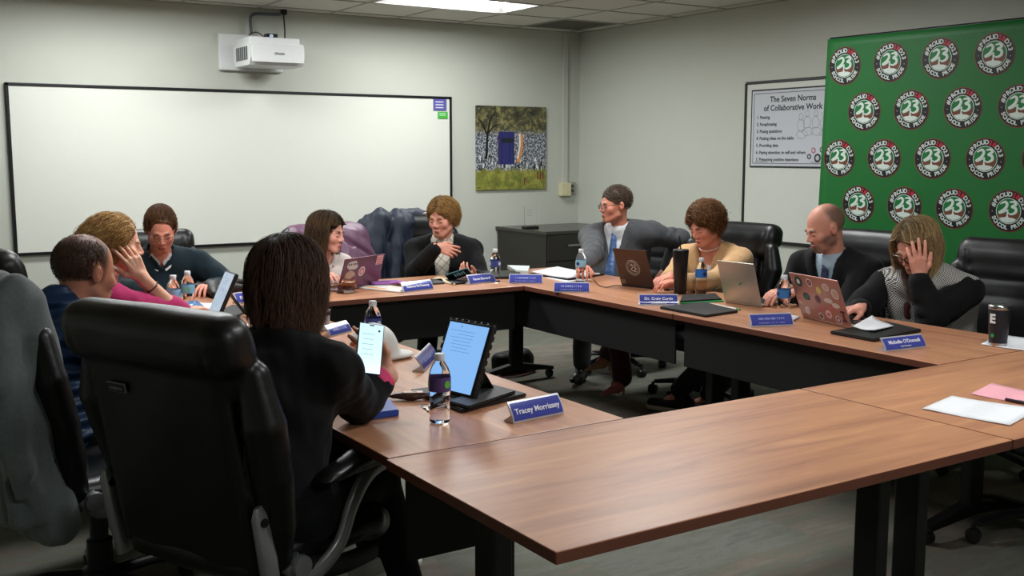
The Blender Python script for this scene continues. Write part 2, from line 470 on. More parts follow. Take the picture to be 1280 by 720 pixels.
# recessed troffers
m_diff = mat('light_diffuser', '#ffffff', rough=.5, emit='#f7fbfc', estr=26.)
m_refl = mat('light_reflector', '#e9e9e6', rough=.25)
m_dim = mat('dimmed_diffuser', '#ffffff', rough=.5, emit='#f7fbfc', estr=22.)
def troffer(x, y, label, md=None):
    r = empty('ceiling_light', (x + .61, y + .305, ZC), 0, label, 'ceiling light', 'recessed ceiling lights')
    f = MB()
    for sx, sy, hx, hy in ((0, 1, .61, .02), (0, -1, .61, .02), (1, 0, .02, .305), (-1, 0, .02, .305)):
        f.box((sx * .59, sy * .285, .012), (hx - .002, hy - .001, .012))
    f.build('frame', m_white, r)
    g = MB()
    for s in (-1, 1):
        g.add([(-.57, s * .265, .002), (.57, s * .265, .002), (.45, s * .15, .07), (-.45, s * .15, .07)], [(0, 1, 2, 3)])
        g.add([(s * .57, -.265, .002), (s * .57, .265, .002), (s * .45, .15, .07), (s * .45, -.15, .07)], [(0, 1, 2, 3)])
    g.build('reflector', m_refl, r)
    MB().grid(lambda u, v: (-.5 + u * 1.0, -.2 + v * .4, .028 + .02 * (1 - abs(2 * v - 1) ** 2)), 4, 12).build('diffuser', md or m_diff, r, smooth=True)
    return r
names = ['recessed ceiling light panel near the back wall between projector and corner', 'recessed ceiling light over the back left near the projector',
         'recessed ceiling light over the right row of tables', 'recessed ceiling light over the left row of tables', 'dimmer recessed ceiling light over the nearest tables', 'dimmer recessed ceiling light behind the camera position']
for (x, y, s), nm in zip([l for l in LIGHTS if l[2] > 0], names): troffer(x, y, nm, m_diff if s == 1 else m_dim)
# return air vent
v = empty('ceiling_vent', (5.715, 7.915, ZC), 0, 'grey square air return vent in the ceiling by the room corner', 'vent')
f = MB()
for sx, sy, hx, hy in ((0, 1, .297, .03), (0, -1, .297, .03), (1, 0, .03, .297), (-1, 0, .03, .297)): f.box((sx * .267, sy * .267, .008), (hx, hy, .008))
m_vent = mat('vent_metal', '#6a6a60', rough=.6)
f.build('frame', m_vent, v)
f = MB()
for k in range(22): f.box((0, -.235 + k * .0224, .012), (.237, .0035, .012), rot=RX(.6))
f.build('louvre', m_vent, v); MB().box((0, 0, .05), (.25, .25, .004)).build('duct', m_black, v)

# ---------------------------------------------------------------- back wall: whiteboard
m_wb = mat('whiteboard_enamel', '#dcddd3', rough=.28, var=.01)
m_frame = mat('black_frame', '#101012', rough=.35)
wb = empty('whiteboard', (2.92, YW, 1.37), 0, 'long blank whiteboard with thin black frame on the back wall', 'whiteboard')
x0, x1, z0, z1 = 1.10, 4.735, .775, 2.015
hx, hz = (x1 - x0) / 2, (z1 - z0) / 2; cx, cz = (x0 + x1) / 2 - 2.92, (z0 + z1) / 2 - 1.37
MB().box((cx, -.014, cz), (hx - .01, .010, hz - .01)).build('writing_surface', m_wb, wb)
f = MB()
f.box((cx, -.018, cz + hz - .011), (hx, .014, .011), bev=.003).box((cx, -.018, cz - hz + .011), (hx, .014, .011), bev=.003)
f.box((cx - hx + .011, -.018, cz), (.011, .014, hz), bev=.003).box((cx + hx - .011, -.018, cz), (.011, .014, hz), bev=.003)
f.build('frame', m_frame, wb)
def magnet(u, v, w, h, colr, name, lab, words):
    p = aty(u, v, YW - .03)
    o = empty(name, (p.x, YW - .029, p.z), 0, lab, 'magnet')
    MB().box((0, 0, 0), (w, .0035, h), bev=.002).build('backing', mat(name + '_' + colr, colr, rough=.4), o)
    q = MB()
    for k in range(words): q.box((-.1 * w, -.0040, h * (.5 - k * .5)), (w * .6, .0006, h * .08))
    q.build('printing', m_white, o)
magnet(550, 131, .066, .05, '#5a56a0', 'schedule_magnet', 'violet card magnet in the upper right corner of the whiteboard', 3)
magnet(553.5, 144, .05, .03, '#3fae3a', 'label_magnet', 'bright green magnet under the violet card on the whiteboard', 2)

# ---------------------------------------------------------------- poster of a marching band, aluminium print
def band_material():
    m, nt, b = newmat('band_photo_print')
    tc = N(nt, 'ShaderNodeTexCoord'); sp = N(nt, 'ShaderNodeSeparateXYZ'); nt.links.new(tc.outputs['Object'], sp.inputs[0])
    nz = N(nt, 'ShaderNodeTexVoronoi', Scale=62.); nt.links.new(tc.outputs['Object'], nz.inputs['Vector'])
    n2 = N(nt, 'ShaderNodeTexNoise', Scale=14., Detail=6., Roughness=.75); nt.links.new(tc.outputs['Object'], n2.inputs['Vector'])
    def ramp(src, els):
        r = N(nt, 'ShaderNodeValToRGB'); e = r.color_ramp.elements
        e[0].position, e[0].color = els[0][0], (*hexc(els[0][1]), 1); e[1].position, e[1].color = els[-1][0], (*hexc(els[-1][1]), 1)
        for p, c in els[1:-1]: q = e.new(p); q.color = (*hexc(c), 1)
        nt.links.new(src, r.inputs['Fac']); return r.outputs['Color']
    tree = ramp(n2.outputs['Fac'], [(.35, '#1b1d18'), (.5, '#4c4a33'), (.6, '#8b8453'), (.75, '#b3ad8c')])
    crowd = ramp(nz.outputs['Distance'], [(.05, '#151a26'), (.3, '#2c3342'), (.45, '#59606f'), (.7, '#b5b7ba')])
    grass = ramp(n2.outputs['Fac'], [(.3, '#4f5622'), (.5, '#7e8233'), (.62, '#a7a047'), (.75, '#39401f')])
    dz = N(nt, 'ShaderNodeMath', operation='MULTIPLY_ADD'); dz.inputs[1].default_value = .16; nt.links.new(n2.outputs['Fac'], dz.inputs[0]); nt.links.new(sp.outputs['Z'], dz.inputs[2])
    def step(src, lo, hi):
        r = N(nt, 'ShaderNodeMapRange'); r.inputs['From Min'].default_value = lo; r.inputs['From Max'].default_value = hi; nt.links.new(src, r.inputs['Value']); return r.outputs['Result']
    def mix(f, a, c):
        q = N(nt, 'ShaderNodeMix', data_type='RGBA'); nt.links.new(f, q.inputs['Factor']); nt.links.new(a, q.inputs['A']); nt.links.new(c, q.inputs['B']); return q.outputs['Result']
    c1 = mix(step(dz.outputs[0], -.13, -.10), grass, crowd)
    c2 = mix(step(dz.outputs[0], .20, .25), c1, tree)
    nt.links.new(c2, b.inputs['Base Color']); b.inputs['Roughness'].default_value = .3
    return m
po = empty('wall_poster', (5.378, YW, 1.563), 0, 'square unframed photo print of a marching band crowd on the back wall', 'poster')
MB().box((0, -.016, 0), (.388, .006, .384), bev=.002).build('printed_panel', band_material(), po)
q = MB()
mcols = ['#2a2a6e', '#4c2348', '#d98a4a', '#e8e6e0', '#7a2a2a', '#1a1f2a', '#15130f', '#8f8a4a']
q.box((-.06, -.0235, .0), (.085, .0008, .15), mi=0).box((-.135, -.0232, -.02), (.018, .0008, .13), mi=1).box((-.05, -.0245, .07), (.06, .0006, .022), mi=5)
q.tube([(.10, -.0235, .13), (.105, -.0235, .02), (.08, -.0235, -.08), (.065, -.0235, -.13)], .022, n=6, flat=.04, mi=2, up=(0, 1, 0))
q.tube([(.085, -.0245, .13), (.088, -.0245, .03), (.06, -.0245, -.1)], .009, n=6, flat=.05, mi=3, up=(0, 1, 0))
rp = random.Random(5)
for k in range(60):
    px = rp.uniform(-.36, .37); q.box((px, -.0235, -.14 + rp.uniform(-.06, .05)), (rp.uniform(.003, .007), .0007, rp.uniform(.010, .026)), mi=rp.choice((3, 3, 5, 6)))
for px in (-.15, -.115, -.03, .015): q.box((px, -.0242, -.01), (.004, .0006, .13), mi=rp.choice((1, 5)))
for px in (.14, .29, .32, .35): q.box((px, -.0236, -.31 + .05 * (px > .2)), (.006, .0007, .034), mi=4)
q.tube([(-.28, -.0235, -.1), (-.27, -.0235, .1), (-.24, -.0235, .25), (-.18, -.0235, .34)], [.016, .013, .01, .005], n=6, flat=.05, mi=6, up=(0, 1, 0))
q.tube([(-.27, -.0235, .12), (-.32, -.0235, .22), (-.37, -.0235, .27)], [.011, .008, .005], n=6, flat=.05, mi=6, up=(0, 1, 0))
q.tube([(-.265, -.0235, .13), (-.2, -.0235, .2), (-.12, -.0235, .22)], [.009, .007, .004], n=6, flat=.05, mi=6, up=(0, 1, 0))
q.build('printed_figures', [mat('print_' + c, c, rough=.35) for c in mcols], po)
q = MB()
for sx in (-1, 1):
    for sz in (-1, 1): q.lathe([(.009, 0), (.009, .006), (.0, .009)], 12, xf=T(sx * .36, -.022, sz * .356) @ RX(PI / 2))
q.build('standoff_screw', mat('brushed_steel', '#b9b9b5', rough=.3, metal=1), po)

# ---------------------------------------------------------------- short throw projector
pj = empty('wall_projector', (2.95, YW, 2.30), 0, 'white short throw projector on a wall mount above the whiteboard', 'projector')
m_pj = mat('projector_shell', '#d9dad9', rough=.35); m_pjd = mat('projector_vent', '#4a4c4e', rough=.5)
MB().box((-.045, -.02, .005), (.262, .018, .143), bev=.012).build('wall_plate', m_pj, pj)
MB().box((-.0, -.16, -.01), (.05, .15, .035), bev=.01).build('mount_arm', m_pj, pj)
prof = [(-.5, -.07), (-.47, -.12), (-.14, -.12), (-.10, -.07), (-.10, .035), (-.14, .05), (-.46, .05), (-.5, .02)]
MB().prism(prof, -.215, .215, 'x').build('projector_body', m_pj, pj)
MB().box((-.005, -.30, .068), (.20, .16, .024), bev=.008).build('top_cover', m_pj, pj)
MB().box((.0, -.508, -.03), (.205, .006, .07), bev=.004).build('front_panel', m_pj, pj)
q = MB()
for k in range(6): q.box((-.216, -.42 + k * .045, -.03), (.003, .012, .05))
q.build('side_vent', m_pjd, pj)
MB().text('EPSON', .026, T(.01, -.5155, -.035) @ RX(PI / 2)).build('lettering', m_pjd, pj)
MB().box((.0, -.36, .105), (.045, .035, .022), bev=.006).build('camera_module', m_black, pj)
MB().lathe([(.014, 0), (.014, .014), (.009, .016)], 14, xf=T(-.012, -.392, .108) @ RX(PI / 2)).build('lens', mat('lens_blue_white', '#bccbe8', rough=.1), pj)
q = MB(); q.tube(catmull([(-.08, -.2, .1), (-.12, -.21, .13), (-.06, -.22, .15), (.0, -.2, .12)], 6), .004, 6)
q.build('cable', m_black, pj)
cd = empty('cable_raceway', (2.95, YW, 2.5), 0, 'grey looped cable from the ceiling down to the wall projector', 'cable')
q = MB(); q.tube(catmull([(-.045, -.05, -.05), (-.05, -.05, .06), (-.035, -.05, .10), (.02, -.05, .115), (.17, -.05, .12), (.23, -.05, .135)], 6), .0125, 8)
q.build('grey_conduit', mat('grey_conduit', '#5b6068', rough=.5), cd, smooth=True)
q = MB(); q.tube([(.22, -.06, .155), (.225, -.07, .0), (.215, -.09, -.11)], .006, 8).box((.225, -.055, .140), (.022, .02, .02), bev=.004)
q.build('black_cord', m_black, cd)

# ---------------------------------------------------------------- corner raceway and outlet box
rc = empty('wall_raceway', (5.99, YW, 1.2), 0, 'tall white wiring raceway ending at an ivory outlet box in the room corner', 'raceway')
m_race = mat('raceway_plastic', '#bfbfb6', rough=.5)
MB().box((0, -.012, .73), (.028, .0115, .725), bev=.003).build('channel', m_race, rc)
MB().box((-.01, -.03, -.03), (.055, .03, .062), bev=.004).build('outlet_box', mat('ivory_plastic', '#d2cda6', rough=.45), rc)
MB().box((.085, -.012, -.02), (.04, .011, .058), bev=.003).build('side_plate', mat('grey_plate', '#97978f', rough=.5), rc)
q = MB()
for z in (-.045, .0): q.box((.085, -.0245, z - .0), (.014, .0016, .014), bev=.001)
q.build('socket', m_pjd, rc)

# ---------------------------------------------------------------- credenza
m_cred = mat('espresso_laminate', '#26231f', rough=.38, var=.15, vscale=8, stretch=(1, 1, 12))
m_credt = mat('espresso_top', '#3a3832', rough=.25, var=.08)
cr_ = empty('credenza', (5.68, 7.98, 0), 0, 'dark low credenza with drawers standing in the back corner', 'cabinet')
# measured: left side at x 5.15, front at y 7.55
MB().box((0, 0, .43), (.46, .40, .38)).box((0, .0, .03), (.44, .37, .028)).build('body', m_cred, cr_)
MB().box((0, 0, .825), (.475, .415, .014), bev=.003).build('top', m_credt, cr_)
for k in range(3):
    zc = .69 - k * .235
    d = MB().box((0, -.409, zc), (.452, .010, .112), bev=.003).build('drawer', m_cred, cr_)
    MB().box((-.17, -.43, zc + .02), (.075, .009, .009), bev=.003).build('handle', mat('satin_handle', '#8d8d88', rough=.4, metal=.8), d)
sg = empty('sign_holder', (5.30, 7.95, .839), .1, 'clear acrylic sign holder with a black base on the credenza', 'sign holder')
MB().box((0, 0, .012), (.075, .035, .012), bev=.004).build('base', m_black, sg)
m_acr = mat('clear_acrylic', '#ffffff', rough=.02, trans=1., ior=1.3)
MB().box((0, 0, .115), (.068, .0018, .093)).build('acrylic_panel', m_acr, sg)
q = MB()
for k in range(3): q.box((-.01, -.0024, .17 - k * .025), (.03, .0003, .0015))
q.build('etched_lines', mat('grey_print', '#8b8d8c', rough=.6), sg)

# ---------------------------------------------------------------- right wall: whiteboard with norms sheet
wr = empty('side_whiteboard', (XW, 4.9, 1.44), 0, 'whiteboard with black frame on the right wall behind the green backdrop', 'whiteboard')
yA, yB, zA, zB = 6.15 - 4.9, 3.2 - 4.9, .83 - 1.44, 2.06 - 1.44
MB().box((-.014, (yA + yB) / 2, (zA + zB) / 2), (.010, (yA - yB) / 2 - .01, (zB - zA) / 2 - .01)).build('writing_surface', mat('side_board_enamel', '#cfd0c7', rough=.3), wr)
f = MB()
for z in (zA, zB): f.box((-.018, (yA + yB) / 2, z), (.014, (yA - yB) / 2, .011), bev=.003)
for y in (yA, yB): f.box((-.018, y, (zA + zB) / 2), (.014, .011, (zB - zA) / 2), bev=.003)
f.build('frame', m_frame, wr)
ns = empty('norms_poster', (XW - .026, 5.66, 1.705), 0, 'white norms poster with black border held on the side whiteboard', 'poster')
xf = Matrix(((0, 0, -1, 0), (-1, 0, 0, 0), (0, 1, 0, 0), (0, 0, 0, 1)))   # text x -> -Y, y -> Z, faces -X
MB().box((-.002, 0, 0), (.002, .425, .300)).build('backing', m_frame, ns)
MB().box((-.0045, 0, 0), (.0008, .413, .288)).build('sheet', mat('poster_paper', '#c4c6cc', rough=.6), ns)
q = MB()
for sz in (-1, 1): q.box((-.0056, 0, sz * .268), (.0003, .393, .002))
for sy in (-1, 1): q.box((-.0056, sy * .393, 0), (.0003, .002, .268))
def ntxt(s, size, x, y, al='LEFT', bold=0.): q.text(s, size, T(-.0056, 0, 0) @ xf @ T(x, y, 0), align=al, depth=.0003, bold=bold)
ntxt('The Seven Norms', .062, 0.0, .218, 'CENTER', .0012); ntxt('of Collaborative Work', .062, 0.0, .152, 'CENTER', .0012)
for k, s in enumerate(['Pausing', 'Paraphrasing', 'Posing questions', 'Putting ideas on the table', 'Providing data', 'Paying attention to self and others', 'Presuming positive intentions']):
    ntxt('%d. %s' % (k + 1, s), .034, -.36, .085 - k * .054, bold=.0008)
ntxt('Center for Adaptive Schools', .012, -.37, -.256); ntxt('www.adaptiveschools.com', .012, .20, -.256)
q.build('lettering', mat('poster_ink', '#16161a', rough=.6), ns)
q = MB(); rr_ = random.Random(3)
def loop(cx, cy, rx, ry, seed, n=14, w=.0022):
    r = random.Random(seed); pts = []
    for k in range(n):
        a = 2 * PI * k / n; pts.append((-.0058, -(cx + rx * math.cos(a) * r.uniform(.85, 1.15)), cy + ry * math.sin(a) * r.uniform(.85, 1.15)))
    q.tube(catmull(pts, 3, True), w / 2, n=4, closed=True)
for k, (cx, cy) in enumerate([(.09, .08), (.15, .10), (.23, .10), (.31, .09), (.37, .06)]):
    loop(cx, cy, .018, .024, k); loop(cx, cy - .065, .034, .045, k + 10); loop(cx + .01, cy - .13, .05, .03, k + 20)
q.build('line_drawing', mat('pencil_grey', '#6f7178', rough=.7), ns)
for (cx, cy, r0, c) in [(.22, -.17, .022, '#a8707a'), (.18, -.215, .02, '#20262e'), (.30, -.165, .022, '#2e5a4a'), (.26, -.225, .032, '#2a2a2e'), (.345, -.215, .024, '#7d3038')]:
    g = MB(); g.lathe([(r0, 0), (r0, .0007)], 20, xf=T(-.0055, -cx, cy) @ RY(-PI / 2), mi=0)
    g.lathe([(r0 * .55, 0), (r0 * .55, .0012)], 16, xf=T(-.0055, -cx, cy) @ RY(-PI / 2), mi=1)
    g.build('round_emblem', [mat('print_' + c, c), mat('print_pale', '#b9babd')], ns)

# ---------------------------------------------------------------- green step-and-repeat backdrop
th = -1.516; eh = Vector((math.cos(th), math.sin(th), 0)); nrm = Vector((-eh.y, eh.x, 0))
dn = (Vector((0, 0, -1)) + nrm * .0534 + eh * -.0656).normalized()
O0 = Vector((5.6, 4.7258, 2.0761)); SH, SV = .3402, .2986
bk = empty('step_and_repeat_backdrop', (5.6, 4.0, 0), 0, 'tall green step and repeat backdrop printed with round 23 tree emblems', 'backdrop')
bk_inv = Vector((5.6, 4.0, 0))
def bp_(i, j, off=0): return O0 + eh * (SH * i) + dn * (SV * j) - nrm * off - bk_inv
top_j = -.60; bot_j = 6.3
def cloth(u, v):
    p = bp_(-.43 + u * 7.2, top_j + v * (bot_j - top_j)); return p
m_green = mat('green_backdrop', '#0c6124', rough=.55, var=.04, vscale=4)
g = MB().grid(cloth, 40, 40); ob = g.build('printed_cloth', m_green, bk, smooth=True)
md = ob.modifiers.new('thickness', 'SOLIDIFY'); md.thickness = .003; md.offset = 0
m_pole = mat('backdrop_pole', '#3c3c3e', rough=.35, metal=.8)
g = MB()
a0 = bp_(-.43, top_j, -.03); a1 = bp_(6.77, top_j, -.03); g.tube([a0, a1], .014, 10)
for i_ in (-.3, 6.6):
    p = bp_(i_, top_j, -.03); q1 = bp_(i_, bot_j, -.05); q1 = Vector((q1.x, q1.y, .02)); g.tube([p, q1], .014, 10)
g.build('pole_frame', m_pole, bk)
g = MB()
for i_ in (-.3, 6.6):
    p = bp_(i_, bot_j, -.05); g.box((p.x, p.y, .012), (.2, .03, .012), bev=.004)
g.build('foot', m_pole, bk)
# the emblem
em_m = [mat('emblem_black', '#0f1012', rough=.5), mat('emblem_red', '#7c2a28', rough=.5), mat('emblem_white', '#c9d4cc', rough=.5), mat('emblem_green', '#0e6a30', rough=.5), mat('emblem_text_red', '#c02434', rough=.5), mat('emblem_brown', '#6a3a26', rough=.5)]
E_ = MB(); R0 = .122
def disc(r0, z, mi, n=40): E_.lathe([(r0, 0), (r0, z)], n, mi=mi)
disc(R0, .0008, 1); disc(R0 * .965, .0012, 0); disc(R0 * .615, .0016, 2); disc(R0 * .585, .0020, 3)
# hill, soil and 23 tree
hill = [(-.55, -.2), (-.3, -.12), (0, -.14), (.3, -.08), (.56, .02), (.52, -.26), (.3, -.48), (0, -.575), (-.3, -.49), (-.5, -.3)]
E_.prism([(x * R0, y * R0) for x, y in hill], .0021, .0024, mi=5)
hill = [(-.42, -.36), (-.1, -.29), (.25, -.3), (.42, -.36), (.28, -.49), (0, -.57), (-.28, -.5)]
E_.prism([(x * R0, y * R0) for x, y in hill], .0024, .0027, mi=2)
E_.prism([(x * R0, y * R0) for x, y in [(-.12, -.36), (-.07, -.2), (-.08, .08), (.0, .08), (.0, -.2), (.06, -.36)]], .0027, .0030, mi=2)
def stroke(P, W): E_.tube([(x * R0, y * R0, .0028) for x, y in [tuple(p)[:2] for p in catmull([(a, b, 0) for a, b in P], 5)]], [w * R0 for w in np.interp(np.linspace(0, 1, (len(P) - 1) * 5 + 1), np.linspace(0, 1, len(W)), W)], n=6, flat=.01 / .06, up=(0, 0, 1), mi=2)
stroke([(-.42, .3), (-.2, .42), (-.08, .3), (-.18, .08), (-.44, -.12), (-.25, -.06), (.0, .06)], [.03, .07, .08, .08, .07, .06, .02])
stroke([(.02, .42), (.25, .46), (.34, .34), (.14, .22), (.34, .16), (.36, -.02), (.14, -.14), (-.02, -.06)], [.03, .07, .08, .05, .08, .08, .05, .02])
def arc_text(s, r, a0, a1, flip, cols, size):
    n = len(s)
    for k, ch in enumerate(s):
        if ch == ' ': continue
        a = math.radians(a0 + (a1 - a0) * k / (n - 1))
        rot = a - PI / 2 if not flip else a + PI / 2
        E_.text(ch, size, T(r * math.cos(a), r * math.sin(a), .0016) @ RZ(rot), mi=cols[k], depth=.0004, bold=.0011)
arc_text('#PROUD2BD23', R0 * .79, 162, 16, False, [2] * 6 + [4] * 2 + [2] * 3, R0 * .30)
arc_text('SCHOOL PRIDE', R0 * .79, 208, 336, True, [2] * 12, R0 * .27)
E_.box((-R0 * .8, -R0 * .08, .0014), (.002, .002, .0004), mi=2).box((R0 * .8, -R0 * .08, .0014), (.002, .002, .0004), mi=2)
em_me = E_.mesh('round_emblem')
for m in em_m: em_me.materials.append(m)
B = Matrix((eh, -dn - eh * 0, -nrm)).transposed()
# orthonormal basis lying in the cloth
yy = -dn; xx = (eh - yy * eh.dot(yy)).normalized(); zz = xx.cross(yy)
B = Matrix((xx, yy, zz)).transposed().to_4x4()
for j in range(0, 8):
    for i_ in range(-1, 8):
        ii = i_ + (.5 if j % 2 else 0)
        if ii < 0 - .2 or ii > 6.5: continue
        jj = j
        if jj > 4.5: continue
        o = bpy.data.objects.new('round_emblem', em_me); COL.objects.link(o); o.parent = bk
        p = bp_(ii, jj, .0022 if zz.dot(nrm) < 0 else -.0022)
        o.matrix_local = T(p) @ B
# ================================================================== tables
TZ = .74
def wood(name, along_y):
    m, nt, b = newmat(name)
    tc = N(nt, 'ShaderNodeTexCoord'); mp = N(nt, 'ShaderNodeMapping')
    mp.inputs['Scale'].default_value = (9, .9, 9) if along_y else (.9, 9, 9)
    nt.links.new(tc.outputs['Object'], mp.inputs['Vector'])
    n1 = N(nt, 'ShaderNodeTexNoise', Scale=1.7, Detail=7., Roughness=.62, Distortion=.6); nt.links.new(mp.outputs['Vector'], n1.inputs['Vector'])
    cr = N(nt, 'ShaderNodeValToRGB'); nt.links.new(n1.outputs['Fac'], cr.inputs['Fac'])
    e = cr.color_ramp.elements; e[0].position = .25; e[0].color = (*hexc('#8a5a42'), 1); e[1].position = .8; e[1].color = (*hexc('#d29a74'), 1)
    q = e.new(.5); q.color = (*hexc('#b27c5c'), 1); q = e.new(.62); q.color = (*hexc('#ba845f'), 1)
    nt.links.new(cr.outputs['Color'], b.inputs['Base Color'])
    b.inputs['Roughness'].default_value = .36; b.inputs['Specular IOR Level'].default_value = .5
    n2 = N(nt, 'ShaderNodeTexNoise', Scale=22., Detail=3.); nt.links.new(mp.outputs['Vector'], n2.inputs['Vector'])
    bp = N(nt, 'ShaderNodeBump', Strength=.04, Distance=.002); nt.links.new(n2.outputs['Fac'], bp.inputs['Height']); nt.links.new(bp.outputs['Normal'], b.inputs['Normal'])
    return m
m_woodx, m_woody = wood('walnut_laminate_x', False), wood('walnut_laminate_y', True)
m_edge = mat('table_edge_band', '#6e3f30', rough=.45, var=.1, vscale=12)
m_steel = mat('black_powder_coat', '#0c0c0d', rough=.45, bump=.1)
def table(x0, y0, x1, y1, label, panel, along_y):
    """panel: which side carries the modesty panel ('n','s','e','w')"""
    cx, cy = (x0 + x1) / 2, (y0 + y1) / 2; hx, hy = (x1 - x0) / 2, (y1 - y0) / 2
    t = empty('conference_table', (cx, cy, 0), 0, label, 'table', 'walnut conference tables set in a square')
    top = MB().box((0, 0, TZ - .014), (hx - .0015, hy - .0015, .0138), bev=.003)
    o = top.build('tabletop', [m_woody if along_y else m_woodx, m_edge], t)
    for p in o.data.polygons:
        if abs(p.normal.z) < .5: p.material_index = 1
    L, S = (hy, hx) if along_y else (hx, hy)
    def P(a, b, z): return (b, a, z) if along_y else (a, b, z)
    for s in (-1, 1):
        a = s * (L - .09)
        lg = MB(); lg.box(P(a, 0, .395), P(.026, .045, .315), bev=.008); lg.box(P(a, 0, .704), P(.03, S - .12, .008), bev=.003)
        l = lg.build('leg', m_steel, t)
        ft = MB(); pr = [(-S + .09, .055), (-S + .09, .075), (-.05, .12), (.05, .12), (S - .09, .075), (S - .09, .055), (.0, .075)]
        ft.prism([(b, z) for b, z in pr], a - .025, a + .025, 'y' if along_y else 'x', xf=None)
        if along_y:
            ft = MB(); ft.add([(b, a + w, z) for w in (-.025, .025) for b, z in pr], [tuple(range(7))[::-1], tuple(range(7, 14))] + [(i, (i + 1) % 7, 7 + (i + 1) % 7, 7 + i) for i in range(7)])
        f = ft.build('foot', m_steel, t)
        for b in (-1, 1):
            cs = MB(); p = P(a, b * (S - .11), .027)
            cs.lathe([(.010, -.016), (.026, -.016), (.027, -.006), (.027, .006), (.026, .016), (.010, .016)], 16, xf=T(p) @ (RX(PI / 2) if not along_y else RY(PI / 2)))
            cs.box((p[0], p[1], .05), (.01, .01, .01)); cs.build('caster', m_black, f)
    side = {'n': (0, hy - .055, L - .03, 0), 's': (0, -hy + .055, L - .03, 0), 'e': (hx - .055, 0, 0, L - .03), 'w': (-hx + .055, 0, 0, L - .03)}[panel]
    pl = MB().box((side[0], side[1], .595), (max(side[2], .006), max(side[3], .006), .115), bev=.004)
    pl.build('modesty_panel', mat('panel_black', '#0a0a0b', rough=.7, bump=.2, bscale=400), t)
    return t
table(1.145, 1.625, 2.6625, 2.382, 'nearest walnut conference table, empty top, its corner pointing at the camera', 'n', False)
table(2.6665, 1.625, 4.18, 2.382, 'walnut conference table at front right holding the white and pink paper sheets', 'n', False)
table(1.155, 2.386, 1.925, 3.905, 'walnut conference table with the rugged tablet, cap and blue notebook', 'e', True)
table(1.155, 3.909, 1.925, 5.935, 'walnut conference table at far left with the small tablet and two water bottles', 'e', True)
table(1.929, 5.17, 3.401, 5.935, 'walnut conference table along the back with the maroon laptop and gavel', 's', False)
table(3.405, 2.386, 4.165, 3.860, 'walnut conference table on the right with the pink stickered laptop', 'w', True)
table(3.405, 3.864, 4.165, 5.935, 'walnut conference table at the right back with the black tumbler and dark seal laptop', 'w', True)

# ================================================================== executive chairs
m_lea = mat('black_leather', '#0d0d0e', rough=.36, var=.2, vscale=5, bump=.14, bscale=260, spec=.5)
m_sil = mat('silver_plastic', '#8d8f90', rough=.33, metal=.55)
m_dk = mat('charcoal_plastic', '#1b1b1d', rough=.42)
TILT = math.radians(11)
def bt(x, y, z):
    """back frame: z up along the backrest from the seat's rear edge"""
    return (x, -.235 + y * math.cos(TILT) - z * math.sin(TILT), .46 + y * math.sin(TILT) + z * math.cos(TILT))
RB = Matrix.Rotation(TILT, 4, 'X')
def chair_meshes():
    S = SDF((-.36, -.56, .30), (.36, .02, 1.2), .009)
    S.box(bt(0, 0, .30), (.235, .030, .335), RB, r=.03, k=.0)
    S.box(bt(0, .035, .20), (.19, .045, .17), RB, r=.045, k=.012)      # lumbar cushion
    S.box(bt(0, .035, .40), (.20, .040, .09), RB, r=.04, k=.010)
    S.box(bt(0, .010, .585), (.285, .066, .078), RB, r=.058, k=.012); S.box(bt(0, .035, .535), (.272, .045, .085), RB, r=.042, k=.02)   # headrest pillow
    for s in (-1, 1):
        S.chain([bt(s * .262, .045, .50), bt(s * .282, .035, .38), bt(s * .268, .045, .24), bt(s * .245, .05, .10), bt(s * .225, .05, .0)], [.040, .052, .052, .048, .04], k=.004)
        S.cone(bt(s * .20, .083, .47), bt(s * .235, .083, .65), .006, .006, k=.008, op='sub')
        S.cone(bt(s * .222, -.062, .62), bt(s * .222, -.05, .50), .006, .006, k=.008, op='sub')
        S.cone(bt(s * .205, .08, .52), bt(s * .205, .1, .05), .008, .008, k=.012, op='sub')
    S.cone(bt(-.27, -.040, .512), bt(.27, -.040, .512), .0055, .0055, k=.006, op='sub')
    S.cone(bt(-.23, .085, .452), bt(.23, .085, .452), .010, .010, k=.012, op='sub')
    S.cone(bt(-.2, .085, .37), bt(.2, .085, .37), .006, .006, k=.012, op='sub')
    S.disp(.0022, 16, 5)
    V, Q = S.surface(); V = relax(V, Q, 1); back = mesh_np('backrest', V, Q)
    S = SDF((-.34, -.32, .34), (.34, .34, .56), .010)
    S.box((0, .0, .455), (.255, .265, .048), r=.04, k=0); S.cone((-.2, .245, .44), (.2, .245, .44), .055, k=.02)
    for s in (-1, 1): S.cone((s * .235, -.2, .465), (s * .235, .2, .46), .045, k=.015)
    S.disp(.002, 18, 8); V, Q = S.surface(); V = relax(V, Q, 1); seat = mesh_np('seat', V, Q)
    for m in (back, seat): m.materials.append(m_lea)
    return back, seat
CH_BACK, CH_SEAT = chair_meshes()
